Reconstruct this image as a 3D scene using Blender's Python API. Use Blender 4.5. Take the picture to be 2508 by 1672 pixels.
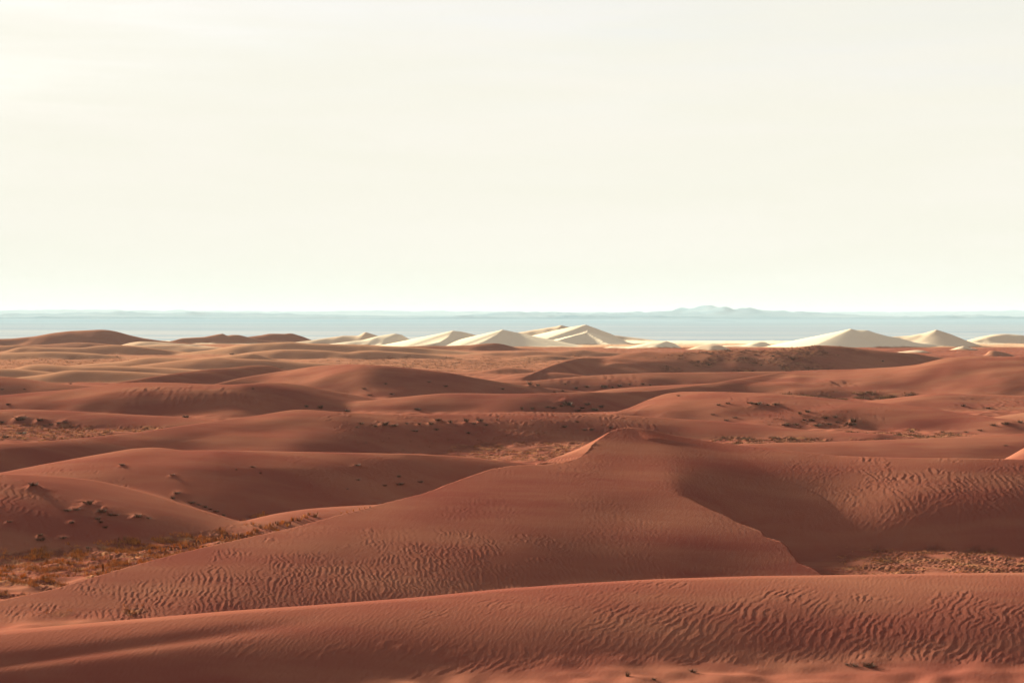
import bpy, math
import numpy as np

# ------------------------------------------------------------------ camera, sky, sun, exposure
scene = bpy.context.scene
for o in list(bpy.data.objects):
    bpy.data.objects.remove(o)
COL = scene.collection
H = 30.0                  # the camera stands on a high dune, 30 m above the flats
F = 4000.0                # focal length in photo pixels (photo 2508 x 1672)
PW, PH = 2508.0, 1672.0
PITCH = math.atan(64.0 / F)
HAZE_DENSITY = 2.8e-5

cam_data = bpy.data.cameras.new('camera')
cam_data.sensor_width = 36.0
cam_data.lens = 36.0 * F / PW
cam_data.clip_start = 1.0
cam_data.clip_end = 200000.0
cam = bpy.data.objects.new('camera', cam_data)
COL.objects.link(cam)
cam.location = (0, 0, H)
cam.rotation_euler = (math.pi / 2 - PITCH, 0, 0)
scene.camera = cam

SUN_EL = math.radians(14.0)
SUN_AZ = math.radians(-39.0)      # measured from +Y (view direction), negative = to the left
sun_dir = np.array([math.sin(SUN_AZ) * math.cos(SUN_EL), math.cos(SUN_AZ) * math.cos(SUN_EL), math.sin(SUN_EL)])

world = bpy.data.worlds.new('World')
scene.world = world
world.use_nodes = True
wn, wl = world.node_tree.nodes, world.node_tree.links
wn.clear()
sky = wn.new('ShaderNodeTexSky')
sky.sky_type = 'NISHITA'
sky.sun_disc = False
sky.sun_elevation = SUN_EL
sky.sun_rotation = SUN_AZ
sky.altitude = 900.0
sky.air_density = 0.35
sky.dust_density = 1.5
sky.ozone_density = 0.5
bg = wn.new('ShaderNodeBackground')
bg.inputs['Strength'].default_value = 0.05
# dusty veil, thicker towards the horizon by the length of air looked through, with faint streaks of high cloud
VEIL_TAU = 0.48
VEIL_A, VEIL_B = (3.66, 3.56, 3.09), (3.76, 3.62, 3.21)
tc = wn.new('ShaderNodeTexCoord')
sep = wn.new('ShaderNodeSeparateXYZ')
wl.new(tc.outputs['Generated'], sep.inputs['Vector'])
def wmath(op, a, b=None):
    m_ = wn.new('ShaderNodeMath'); m_.operation = op
    for i_, v_ in enumerate((a, b)):
        if v_ is None:
            continue
        if isinstance(v_, (int, float)):
            m_.inputs[i_].default_value = v_
        else:
            wl.new(v_, m_.inputs[i_])
    return m_.outputs[0]
mp = wn.new('ShaderNodeMapping')
mp.inputs['Scale'].default_value = (4.0, 4.0, 42.0)
ns = wn.new('ShaderNodeTexNoise')
ns.inputs['Scale'].default_value = 1.0
ns.inputs['Detail'].default_value = 6.0
ns.inputs['Roughness'].default_value = 0.6
wl.new(tc.outputs['Generated'], mp.inputs['Vector'])
wl.new(mp.outputs['Vector'], ns.inputs['Vector'])
tau = wmath('MULTIPLY', wmath('ADD', wmath('MULTIPLY', ns.outputs['Fac'], 1.6), 0.2), VEIL_TAU)
mass = wmath('DIVIDE', tau, wmath('MAXIMUM', sep.outputs['Z'], 0.02))
fac = wmath('SUBTRACT', 1.0, wmath('POWER', math.e, wmath('MULTIPLY', mass, -1.0)))
mixc = wn.new('ShaderNodeMix'); mixc.data_type = 'RGBA'
vmix = wn.new('ShaderNodeMix'); vmix.data_type = 'RGBA'
vmix.inputs['A'].default_value = (*VEIL_A, 1); vmix.inputs['B'].default_value = (*VEIL_B, 1)
mp2 = wn.new('ShaderNodeMapping'); mp2.inputs['Scale'].default_value = (3.0, 3.0, 30.0); mp2.inputs['Rotation'].default_value = (0.0, 0.035, 0.0)
ns2 = wn.new('ShaderNodeTexNoise'); ns2.inputs['Scale'].default_value = 1.0; ns2.inputs['Detail'].default_value = 7.0; ns2.inputs['Roughness'].default_value = .62; ns2.inputs['Distortion'].default_value = .6
wl.new(tc.outputs['Generated'], mp2.inputs['Vector']); wl.new(mp2.outputs['Vector'], ns2.inputs['Vector'])
vr = wn.new('ShaderNodeMapRange'); vr.inputs['From Min'].default_value = .42; vr.inputs['From Max'].default_value = .66
wl.new(ns2.outputs['Fac'], vr.inputs['Value']); wl.new(vr.outputs['Result'], vmix.inputs['Factor'])
wl.new(vmix.outputs['Result'], mixc.inputs['B'])
out = wn.new('ShaderNodeOutputWorld')
wl.new(fac, mixc.inputs['Factor'])
wl.new(sky.outputs['Color'], mixc.inputs['A'])
wl.new(mixc.outputs['Result'], bg.inputs['Color'])
wl.new(bg.outputs['Background'], out.inputs['Surface'])

sun_data = bpy.data.lights.new('sun', 'SUN')
sun_data.energy = 5.0
sun_data.angle = math.radians(5.0)
sun_data.color = (1.0, 0.97, 0.74)
sun = bpy.data.objects.new('sun', sun_data)
COL.objects.link(sun)
from mathutils import Vector
sun.rotation_euler = Vector(-sun_dir).to_track_quat('-Z', 'Y').to_euler()

vs = scene.view_settings
vs.view_transform = 'Standard'
vs.look = 'None'
vs.exposure = 2.35
vs.gamma = 1.0
vs.use_curve_mapping = False
scene.cycles.use_denoising = True
scene.cycles.max_bounces = 6
scene.cycles.diffuse_bounces = 3
scene.cycles.volume_bounces = 1
scene.cycles.transparent_max_bounces = 8

# ------------------------------------------------------------------ small tools
rng = np.random.default_rng(7)

def ray(u, v):
    """photo pixel -> (x/y, dz/y) of its line of sight"""
    a = (np.asarray(u, float) - PW / 2) / F
    b = (np.asarray(v, float) - PH / 2) / F
    fy = math.cos(PITCH) - b * math.sin(PITCH)
    fz = -math.sin(PITCH) - b * math.cos(PITCH)
    return a / fy, fz / fy

def project(x, y, z):
    dy, dz = y, z - H
    fw = dy * math.cos(PITCH) - dz * math.sin(PITCH)
    up = dy * math.sin(PITCH) + dz * math.cos(PITCH)
    return PW / 2 + F * x / fw, PH / 2 - F * up / fw

def spectral_tile(n, centre, radial, phi=None, spread=None, seed=0):
    """periodic noise tile: band around 'centre' cycles per tile, optionally directional"""
    r = np.random.default_rng(seed)
    spec = np.fft.fft2(r.standard_normal((n, n)))
    k = np.fft.fftfreq(n) * n
    kx, ky = np.meshgrid(k, k, indexing='xy')
    kr = np.hypot(kx, ky)
    w = np.exp(-0.5 * ((kr - centre) / radial) ** 2)
    if phi is not None:
        th = np.arctan2(ky, kx) - phi
        th = (th + math.pi / 2) % math.pi - math.pi / 2
        w = w * np.exp(-0.5 * (th / spread) ** 2)
    t = np.real(np.fft.ifft2(spec * w))
    return (t / t.std()).astype(np.float32)

def sample(tile, x, y):
    n = tile.shape[0]
    x0 = np.floor(x); y0 = np.floor(y)
    fx = (x - x0).astype(np.float32); fy = (y - y0).astype(np.float32)
    x0 = x0.astype(np.int64) % n; y0 = y0.astype(np.int64) % n
    x1 = (x0 + 1) % n; y1 = (y0 + 1) % n
    return ((tile[y0, x0] * (1 - fx) + tile[y0, x1] * fx) * (1 - fy)
            + (tile[y1, x0] * (1 - fx) + tile[y1, x1] * fx) * fy)

SOFT = spectral_tile(512, 16, 7, seed=3)        # smooth blobs, one blob about 32 cells
ROUGH = spectral_tile(512, 20, 26, seed=5)      # wider band

def blobs(x, y, size, off=0.0):
    s = 32.0 / size
    return sample(SOFT, x * s + off * 57.3, y * s + off * 91.7)

def rough(x, y, size, off=0.0):
    s = 26.0 / size
    return sample(ROUGH, x * s + off * 31.3, y * s + off * 71.7)

RIPPLE_N = 1024
ripple_cache = {}
def ripples(x, y, lam, phi, spread=0.30, seed=11, steep=0.24):
    """wind ripples: long gentle backs and short steep lee steps; phi is the world angle of the wave vector"""
    key = (round(phi, 3), round(spread, 3), seed)
    if key not in ripple_cache:
        n = RIPPLE_N
        r = np.random.default_rng(seed)
        spec = np.fft.fft2(r.standard_normal((n, n)))
        k = np.fft.fftfreq(n) * n
        kx, ky = np.meshgrid(k, k, indexing='xy')
        kr = np.hypot(kx, ky)
        th = np.arctan2(ky, kx) - phi
        th = (th + math.pi) % (2 * math.pi) - math.pi
        w = np.exp(-0.5 * ((kr - n / 10.0) / (n / 42.0)) ** 2) * np.exp(-0.5 * (th / spread) ** 2)
        t = np.fft.ifft2(spec * w)
        t = t / np.abs(t).mean()
        ripple_cache[key] = (t.real.astype(np.float32), t.imag.astype(np.float32))
    tr, ti = ripple_cache[key]
    s = 10.0 / lam
    wx = x + 0.22 * lam * blobs(x, y, 7 * lam, 1.0) + .07 * lam * blobs(x, y, 1.6 * lam, 1.5)
    wy = y + 0.45 * lam * blobs(x, y, 7 * lam, 2.0) + .16 * lam * blobs(x, y, 1.6 * lam, 2.5)
    re, im = sample(tr, wx * s, wy * s), sample(ti, wx * s, wy * s)
    amp = np.hypot(re, im)
    p = (np.arctan2(im, re) / (2 * math.pi)) % 1.0
    saw = np.where(p < 1 - steep, smoothstep(-.25, 1.0, p / (1 - steep)), 1 - smoothstep(0, 1, (p - 1 + steep) / steep))
    saw = np.where(p < 1 - steep, p / (1 - steep), 1 - smoothstep(0, 1, (p - 1 + steep) / steep))
    return (saw * 2 - 1) * np.clip(amp * 1.1, 0, 1.15)

def smoothstep(a, b, x):
    t = np.clip((x - a) / (b - a), 0, 1)
    return t * t * (3 - 2 * t)

# ------------------------------------------------------------------ the dunes
# Every dune: crest line (photo bearing, photo height, distance in metres), front and back slope,
# rounding of the crest, sand tone (0 red, 1 pale cream; the paleness also paints in sunlight), label.
DUNES = []
def dune(label, pts, y=None, sf=0.2, rf=15.0, sb=0.35, rb=8.0, tone=0.0, smooth=10.0, ends=None, name='sand_dune', cone=None, k=0.8, vb=None, s=None, manual=None, wall=None, prof=.3):
    DUNES.append(dict(vb=vb, s=s, manual=manual, wall=wall, prof=prof, label=label, pts=pts, y=y, sf=sf, rf=rf, sb=sb, rb=rb, tone=tone, smooth=smooth, ends=ends, name=name, cone=cone, k=k))

# nearest dune along the bottom of the picture
dune('long rippled dune crossing the bottom of the picture',
     [(-250,1574,136),(0,1554,141),(189,1537,144),(378,1520,146),(566,1503,148),(755,1490,150),(1025,1469,153),(1214,1449,155),(1402,1435,157),(1591,1424,158),(1672,1421,159),(1861,1415,160),(1993,1414,160),(2125,1411.5,160),(2276,1409,160),(2508,1407,160)],
     sf=[.24,.24,.24,.23,.22,.21,.2,.2,.2,.22,.22,.23,.23,.23,.23,.23], rf=9, sb=.3, rb=5, smooth=30, vb=[(-250,1735),(0,1720),(600,1700),(1200,1662),(1700,1643),(2508,1640)], s=[(-250,.26),(0,.26),(600,.23),(1200,.20),(1700,.185),(2508,.185)], prof=.35)
# main dune: long left crest, peak, brink curling down to the right
dune('great central dune with a bright slip face below its peak',
     [(-200,1500,0),(0,1469,0),(132,1441,0),(264,1401,0),(378,1369,0),(491,1340.5,0),(566,1323.5,0),(717,1291,0),(836,1258,0),(927,1234,0),(1040,1206.5,0),(1123,1174,0),(1199,1148,0),(1244,1140,0),(1289,1137,0),(1338,1136,0),(1376,1131,0),(1402,1125,0),(1425,1116,0),(1440,1103,0),(1455,1084,0),(1470,1073,0),(1487,1060,0),(1501,1052,0),(1530,1045,0),
      (1578,1050,248),(1653,1066,248),(1707,1075,248),(1761,1084,247),(1814,1090,246),(1885,1098.6,244),(1949,1106,242),(2050,1116,240),(2200,1121,237.5),(2352,1122,236),(2508,1125,235)],
     smooth=3, cone=.58, k=.5, manual=1530,
     vb=[(-200,1565),(0,1555),(264,1535),(566,1510),(836,1490),(1040,1475),(1289,1455),(1530,1430),(2508,1425)],
     s=[(-200,.10),(0,.12),(264,.14),(566,.16),(836,.17),(1040,.18),(1289,.19),(1530,.195)], wall='right wall')
dune('right wall of the dark hollow, rippled near its crest',
     [(1536,1045,249),(1545,1046,248.5),(1578,1050,248),(1653,1066,248),(1707,1075,248),(1761,1084,247),(1814,1090,246),(1885,1098.6,244),(1949,1106,242),(2050,1116,240),(2200,1121,237.5),(2352,1122,236),(2508,1125,235)],
     sb=.55, rb=4, smooth=10, k=.05, prof=.5, ends=(1.3, .015), vb=[(1530,1428),(1600,1420),(1672,1392),(1766,1355),(1861,1342),(1950,1345),(2050,1350),(2508,1352)])
# brink of the great dune in plan: (photo bearing, distance)
BRINK = [(2060,182),(1993,186.5),(1959,189),(1940,191.5),(1936,193),(1917,195),(1883,196.5),(1861,198.5),(1823,201),(1766,205),(1710,209),(1672,212),(1640,218),(1600,232),(1560,248),(1530,262)]
# left foreground behind the grass
dune('smooth brown dune at the left edge, with sandy hummocks on its face',
     [(0,1162,236),(57,1163,236),(132,1167.6,235),(226.6,1176,234),(302,1193,232),(378,1214,230),(453,1238.6,228),(529,1261,226),(585,1279,224),(650,1300,222)], sf=.19, rf=17, smooth=18, vb=[(0,1395),(113,1375),(264,1344),(453,1322),(585,1305),(650,1318)], s=.17)
dune('low golden ridge behind the row of tall grass',
     [(300,1372,212),(359,1354,216),(415,1333,220),(491,1308,225),(566,1286,229),(623,1272,232),(680,1259,235),(755,1248,238),(836,1242,240),(900,1239,242),(960,1236,243)], sf=.16, rf=8, smooth=14, k=.4)
dune('broad left dune with a rounded top left of the centre',
     [(0,1159,262),(113,1136.6,266),(226.5,1116,270),(321,1099.6,272),(377,1096,273),(410,1098.6,274),(444,1103.5,275),(533,1103,277),(675,1105.7,280),(836,1108.7,283),(987,1112,286),(1100,1116,288),(1176,1123,289),(1251,1132,290),(1330,1139,290)], sf=.2, rf=24, smooth=10, vb=[(0,1290),(300,1302),(550,1300),(680,1277),(836,1260),(950,1246),(1100,1210),(1330,1175)], s=.18)
# second row
dune('long dune with scattered shrubs behind the central peak',
     [(0,1086,345),(107,1081,350),(213,1072,356),(320,1061,364),(391,1050.6,370),(462,1040,376),(533,1030,382),(604,1022,388),(658,1013,392),(711,1004,396),(747,1002.6,398),(836,1009,402),(925,1014,404),(1014,1016,405),(1120,1014,406),(1209,1011.5,408),(1298,1008.7,410),(1369,1010,412),(1476,1013,414),(1583,1020,415),(1672,1026,416),(1743,1030,416),(1814,1036,415),(1885,1042.5,414),(1992,1055,410),(2150,1062,405)], sf=.21, rf=20, smooth=12, vb=[(0,1170),(300,1130),(600,1115),(836,1115),(1100,1096),(1200,1090),(1420,1086),(1500,1082),(1700,1075),(1900,1075),(2150,1085)], s=.21, prof=.35)
dune('low smooth dune beyond the hollow at the right',
     [(1760,1094,352),(1817,1089,356),(1886,1085,360),(2014,1083,362),(2143,1078,364),(2271,1073.6,366),(2400,1069,368),(2508,1062,370)], sf=.14, rf=12, smooth=16, vb=[(1700,1140),(2508,1140)], s=.16)
dune('golden dune flank cut off by the right edge',
     [(2420,1140,318),(2464,1123,320),(2508,1097,322),(2560,1078,324),(2660,1065,326)], sf=.22, rf=8, smooth=6, ends=(.1,.02))
# third row
dune('low tan dune at the far left edge above the dry grass',
     [(0,1004,470),(35,1001.6,470),(107,1004,470),(213,1008.7,468),(320,1015,466),(427,1020,464),(498,1026,462),(560,1033,460)], sf=.15, rf=12, vb=[(0,1045),(600,1055)], s=.2)
dune('wide left dune with a patch of wind ripples',
     [(0,968.6,512),(64,962,514),(128,957,517),(191,951.6,520),(244,945,524),(298,937.5,528),(351,936,532),(425,937,535),(500,940.5,536),(564,942,536),(596,940,536),(649,936.7,536),(691,937,536),(734,942,535),(776,949.5,533),(819,957,530),(861,965.4,527),(904,973,524),(960,982,520)], sf=.2, rf=24, smooth=9, vb=[(0,1015),(300,1020),(600,1025),(800,1010),(960,1003)], s=.2, prof=.4)
dune('humped right dune with shrubs scattered down its face',
     [(1440,1030,470),(1500,1011,473),(1543,998.6,476),(1586,979,479),(1629,964,481),(1671,958.7,482),(1757,959,482),(1886,963,482),(1971,969,481),(2036,976,480),(2100,982,478),(2186,990,475),(2271,998,472),(2336,1009,469),(2400,1018,466),(2480,1030,462)], sf=.17, rf=22, smooth=10, vb=[(1440,1048),(1600,1035),(1800,1045),(2050,1050),(2300,1055),(2480,1062)], s=.19, prof=.35)
dune('bright sloping dune with grass at the right edge',
     [(2314,1058,432),(2379,1037,436),(2443,1020,440),(2508,1010.6,444),(2600,1000,448)], sf=.15, rf=10, ends=(.1,.02), tone=.12)
dune('rippled low dune with a lone bush near the right edge',
     [(2080,988,540),(2121,982,541),(2186,975,542),(2271,965,543),(2314,963,544),(2400,965.6,545),(2508,968.6,545)], sf=.15, rf=14)
dune('very long dune running from the centre to the right edge',
     [(880,984,552),(939,976.5,555),(1000,970.7,558),(1042,966.5,560),(1085,963,562),(1149,962.6,564),(1213,964,566),(1298,964,568),(1383,961.5,571),(1446,960,574),(1500,960,577),(1553,958,582),(1606,955,590),(1670,947,604),(1713,942,613),(1755,936.7,622),(1798,929,632),(1861,919.7,645),(1904,912,654),(1946,908,660),(2000,906,666),(2093,904,674),(2157,900.5,679),(2199,898,682),(2252,892,686),(2284,883.5,688),(2316,877,690),(2359,873,692),(2401,873,693),(2454,875,694),(2508,872,695)],
     sf=[.15]*11+[.15,.16,.16,.16,.16,.16,.16,.16,.15,.15,.15,.15,.15,.15,.16,.17,.17,.17,.17,.17], rf=24, smooth=8, vb=[(880,1010),(1100,1012),(1300,1012),(1450,1005),(1700,985),(1950,972),(2100,975),(2300,985),(2508,990)], s=.21, prof=.5)
# fourth row
dune('dark brown dune lobe at the left edge in the middle distance',
     [(0,921,640),(32,924,640),(74,929,640),(128,937,640),(181,942,640),(234,946,640)], sf=.18, rf=16, vb=[(0,972),(234,970)], s=.22, prof=.5)
dune('dark smooth dune with a rounded top left of the centre, middle distance',
     [(244,945,735),(319,931.4,738),(404,917.6,740),(500,905,742),(564,900.5,743),(606,896,743),(638,894,743),(666,896,743),(691,904,742),(713,909,740),(750,918,738)], sf=.24, rf=18, smooth=7, vb=[(244,968),(700,945),(750,945)], s=.24, prof=.6)
dune('big smooth dark dune in the middle distance left of the centre',
     [(480,952,636),(528,940,638),(585,926,640),(628,918.6,641),(681,910,642),(713,906,643),(766,897,644),(798,894,644),(840,891.6,645),(883,892,645),(925,894,645),(1000,900,645),(1064,908,644),(1106,913,643),(1149,922,641),(1191,929,639),(1223,934.6,637),(1270,941,635)], sf=.23, rf=26, smooth=9, vb=[(480,970),(700,965),(900,980),(1100,975),(1270,965)], s=.24, prof=.6)
dune('thin low dune band right of the centre',
     [(1420,966,600),(1446,960,601),(1468,956,602),(1500,952,604),(1564,947,608),(1628,943.5,612),(1691,941,616),(1745,938,620),(1800,937,624)], sf=.14, rf=8)
dune('rippled dune with dark bushes at its foot, right of the centre',
     [(1190,937,690),(1230,934.6,692),(1298,933,698),(1361,927,706),(1425,921,714),(1500,916.5,720),(1585,913,726),(1670,912,732),(1776,911,738),(1861,909.5,742),(1915,909,746),(2000,911,748)], sf=.16, rf=16, smooth=8, vb=[(1190,962),(2000,952)], s=.2, prof=.5)
dune('small low hump in front of the big right dune',
     [(1180,935,762),(1202,929,763),(1234,922,764),(1266,915.4,765),(1308,912,766),(1361,911.6,766),(1404,915,766),(1440,921,766)], sf=.15, rf=12, smooth=7)
# fifth row
dune('broad dark dune with a vegetated face, far right',
     [(1290,919,925),(1313,909,928),(1349,894,932),(1383,883.5,936),(1410,877,940),(1430,875.7,942),(1480,876,945),(1500,872,946),(1532,865.5,948),(1581,859.7,950),(1619,863,951),(1670,862,952),(1734,859,953),(1798,856,954),(1883,857.6,954),(1925,852.7,954),(2000,845,954),(2050,847,953),(2114,854,951),(2178,861,949),(2242,865.5,947),(2284,873,945),(2316,877,943),(2380,884,940)], sf=.22, rf=22, smooth=6, vb=[(1290,935),(1500,918),(1800,914),(2000,914),(2200,908),(2380,900)], s=.22, prof=.4)
dune('small dark hump before the purple scrub flat',
     [(1149,913,850),(1191,906,851),(1234,899.5,852),(1276,901.6,852),(1315,908,851)], sf=.15, rf=12, smooth=7)
T2 = .30
dune('left tan dune lit from the left, low',
     [(0,901.6,790),(32,902.7,790),(74,906,790),(128,911,788),(180,917,786)], sf=.16, rf=12, tone=T2)
dune('golden hump with a sharp edge at the left',
     [(20,928,738),(43,924,738),(85,919.7,739),(128,914,740),(149,909,741),(181,906,742),(213,907,742),(245,907,742),(298,909,742),(340,911,742),(404,915,742),(470,921,742)], sf=.17, rf=13, tone=T2, smooth=6)
dune('low wavy tan ridge at the left',
     [(10,906,820),(38,901.6,820),(64,894,821),(89,891,822),(128,893,822),(170,896,822),(213,897,822),(276,895.7,823),(340,898,823),(404,900.5,823),(468,904,823),(540,909,822)], sf=.17, rf=14, tone=T2, smooth=7)
dune('tan dune with a gentle hump, far left of the centre',
     [(150,897,928),(185,894,929),(234,890,930),(298,884.6,932),(340,877,934),(372,874,935),(404,874.6,935),(468,877.6,935),(510,879,935),(560,883,935)], sf=.17, rf=16, tone=.28, smooth=7)
dune('long low tan ridge left of the centre',
     [(440,882,905),(500,877,905),(532,874,905),(564,877,905),(649,880,905),(734,886.7,905),(787,889,905),(819,891,905),(870,896,905)], sf=.16, rf=14, tone=.22, smooth=7)
dune('small tan hump between two longer ridges',
     [(470,880,1020),(500,876,1020),(543,872.5,1020),(585,867.6,1020),(619,864.5,1020),(649,873,1020),(670,879,1020)], sf=.18, rf=14, tone=.28, smooth=6)
dune('double tan ridge with scrub at its foot, far left of the centre',
     [(570,870,1140),(606,863,1140),(649,859,1140),(691,855.5,1140),(734,855.5,1140),(798,858,1140),(851,863,1140),(883,859,1140),(915,858,1140),(1000,863,1140),(1060,868,1140)], sf=.18, rf=14, tone=.25, smooth=6)
dune('faint low ridge in front of the pale dunes',
     [(1250,878,1100),(1287,872,1100),(1340,868.7,1100),(1404,875,1100)], sf=.15, rf=14, tone=.12)
dune('low brown dune with a pointed top before the pale dunes',
     [(1150,866,1200),(1196,863,1200),(1234,862,1200),(1298,859,1200),(1361,861,1200),(1393,857.6,1200),(1425,855.5,1200),(1457,860,1200),(1500,863,1200),(1560,869,1200)], sf=.18, rf=14, tone=.1, smooth=5)
dune('low tan dune at the left edge, far',
     [(0,865,1130),(64,862,1130),(128,860.6,1130),(191,863,1130),(234,865.5,1130)], sf=.16, rf=14, tone=.32)
dune('flat tan ridge at the left, far',
     [(0,863,1250),(15,859,1250),(43,850.6,1250),(64,849,1250),(128,851,1250),(202,851.6,1250),(234,847,1255),(276,844,1260),(320,846,1260)], sf=.17, rf=14, tone=.25, smooth=5)
dune('long tan ridge with a pale cap, far left of the centre',
     [(520,856,1250),(574,846,1250),(628,841,1250),(670,839,1250),(713,837,1250),(755,841,1250),(840,843,1250),(925,846,1250),(1000,849,1250),(1064,854,1250),(1128,860,1250),(1170,864,1250)], sf=.17, rf=14, tone=.36, smooth=5)
dune('golden swell with a long tail, far left of the centre',
     [(250,851,1330),(298,847,1330),(383,845,1330),(425,844,1330),(489,849.5,1330),(543,850.6,1330),(574,854,1330),(596,859,1330),(611,863,1330)], sf=.17, rf=14, tone=.5, smooth=5)
dune('small low dune near the left edge, far',
     [(0,847,1350),(43,844,1350),(64,845,1350),(110,850,1350)], sf=.16, rf=12, tone=.2, smooth=5)
dune('small brown dune below the big round far dune',
     [(70,847,1450),(106,844,1450),(181,838.5,1450),(213,838.5,1450),(255,842,1450),(300,846,1450)], sf=.16, rf=12, tone=.1, smooth=5)
dune('bright golden low dune, far left of the centre',
     [(287,847.4,1450),(319,839,1450),(340,836,1450),(383,836.8,1450),(436,841,1450),(480,844,1450)], sf=.17, rf=12, tone=.62, smooth=4)
dune('dark low dune in front of the pale peaks',
     [(960,850,1400),(1000,848,1400),(1085,847,1400),(1149,845,1400),(1191,841,1400),(1213,840,1400),(1234,843,1400),(1266,851.6,1400),(1298,854,1400),(1383,857.6,1400),(1430,861,1400)], sf=.18, rf=12, tone=.0, smooth=4)
dune('big round brown dune on the far left skyline',
     [(-120,832,1650),(0,829.8,1650),(28,829,1650),(85,823.6,1650),(128,815.5,1650),(170,810.6,1650),(213,808.7,1650),(245,807,1650),(266,808,1650),(287,812,1650),(319,821,1650),(351,828,1650),(393,834,1650),(440,838,1650)], sf=.24, rf=26, tone=.06, smooth=5)
dune('brown dune with two small points on the left skyline',
     [(390,841,1740),(415,836,1745),(446,828,1750),(500,825,1750),(532,818.7,1750),(546,816.6,1750),(556,822,1750),(568,819.8,1745),(585,820,1745),(606,825,1745),(650,834,1745)], sf=.26, rf=12, tone=.18, smooth=2)
dune('rounded brown dune with a notched top on the left skyline',
     [(570,833,1800),(606,825,1800),(638,821,1800),(659,817,1800),(681,817,1800),(700,817.5,1800),(706,816,1800),(717,816.6,1800),(744,825,1800),(766,833.6,1800)], sf=.26, rf=16, tone=.06, smooth=2.5)
# pale dunes on the skyline
C = 1.0  # full paleness: sand colour with the far sunlight painted in
dune('pale dune with one sharp tip, leftmost of the pale dunes',
     [(730,837,1700),(766,832.5,1700),(840,822,1700),(878,822,1700),(888,816,1700),(895,813,1700),(912,818,1700),(940,827,1700)], sf=.3, rf=10, tone=.75, smooth=1.5)
dune('pale pointed dune, second from the left of the pale dunes',
     [(890,832,1650),(925,823,1650),(955,818,1650),(968,816.5,1650),(985,820,1650),(1000,829,1650),(1032,846,1650)], sf=.3, rf=10, tone=C, smooth=1.5)
dune('pale dune with a hooked crest left of the centre',
     [(985,845,1620),(1017,834.6,1620),(1064,823,1620),(1096,813,1620),(1110.5,809.6,1620),(1132,812,1620),(1159,818.7,1620),(1181,825,1620),(1202,836,1620),(1225,848,1620)], sf=.28, rf=6, tone=C, smooth=1.5)
dune('pale dune with a sharp peak just left of the picture centre line',
     [(1140,832,1600),(1176,822,1600),(1202,816.6,1600),(1225,810,1600),(1231,807,1600),(1251,811,1600),(1276,816.6,1600),(1298,822,1600),(1330,832.5,1600),(1361,845,1600),(1389,857,1600)], sf=.28, rf=6, tone=C, smooth=1.5)
dune('pale summit peeping out behind the highest pale dune',
     [(1230,822,1950),(1276,813,1950),(1319,806,1950),(1361,799.6,1950),(1374,796,1950),(1393,800.6,1950),(1430,812,1950)], sf=.3, rf=6, tone=.8, smooth=2)
dune('highest pale dune with a wide bright left face',
     [(1270,833,1750),(1308,822,1750),(1361,808,1750),(1404,799.6,1750),(1435,795,1750),(1457,803,1750),(1500,818.7,1750),(1521,830,1750),(1551,845.7,1750)], sf=.2, rf=6, tone=C, smooth=1.5)
dune('low pale swell below the highest pale dune',
     [(1400,864,1500),(1436,858,1500),(1500,848,1500),(1543,848.5,1500),(1596,838,1500),(1632,835,1500),(1653,841,1500),(1670,852.7,1500),(1690,862,1500)], sf=.2, rf=10, tone=C, smooth=2.5)
dune('mauve low dune between the two groups of pale dunes',
     [(1590,866,1420),(1617,863,1420),(1681,856,1420),(1713,846,1420),(1738,843,1420),(1766,846,1420),(1791,856,1420),(1810,864,1420)], sf=.2, rf=12, tone=.72, smooth=4)
dune('thin pale dune band behind the mauve dune',
     [(1620,849,1660),(1659,842,1660),(1702,843,1660),(1745,840,1660),(1776,844,1660),(1800,850,1660)], sf=.2, rf=8, tone=C, smooth=3)
dune('small rounded pale dune left of the right-hand peaks',
     [(1740,853,1570),(1776,846,1570),(1830,843,1570),(1840,839,1570),(1861,836.8,1570),(1876,838,1570),(1893,847,1570),(1906,857,1570)], sf=.22, rf=8, tone=C, smooth=2)
dune('tall pale dune with a white tip, right group',
     [(1885,862,1560),(1902,855,1560),(1940,843,1560),(1955,839,1560),(2000,830,1560),(2029,820.8,1560),(2061,811,1560),(2084,805.3,1560),(2097,808,1560),(2125,808.7,1560),(2146,815.5,1560),(2174,823,1560),(2199,827,1560),(2240,838,1560)], sf=.26, rf=6, tone=C, smooth=1.5)
dune('pale dune with a small bright cap, right group',
     [(2120,832,1600),(2178,825,1600),(2231,821.5,1600),(2263,816,1600),(2284,810,1600),(2294,807.4,1600),(2306,811,1600),(2327,817.6,1600),(2348,826,1600),(2380,840,1600),(2412,853.8,1600),(2440,864,1600)], sf=.24, rf=8, tone=.85, smooth=1.5)
dune('rounded mauve dune at the right end of the skyline',
     [(2320,846,1760),(2359,835.7,1760),(2401,825,1760),(2433,819,1760),(2465,817.6,1760),(2497,820,1760),(2530,824,1760),(2600,838,1760)], sf=.26, rf=16, tone=.85, smooth=4, ends=(.1,.1))
dune('small cream dune with a pointed top before the right group',
     [(2285,868,1400),(2316,860,1400),(2348,849.5,1400),(2361,847,1400),(2374,850.6,1400),(2412,860,1400),(2440,868,1400)], sf=.22, rf=8, tone=.8, smooth=2)
dune('low cream swell before the right group',
     [(2150,871,1300),(2199,862,1300),(2242,857,1300),(2263,858,1300),(2290,868,1300),(2310,876,1300)], sf=.2, rf=10, tone=.75, smooth=4)
dune('small brown dune with a sharp left edge near the right border',
     [(2400,872,1200),(2412,869,1200),(2423,859,1200),(2433,858,1200),(2465,864,1200),(2486,872,1200),(2508,877,1200)], sf=.2, rf=8, tone=.05, smooth=1.5)

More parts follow.
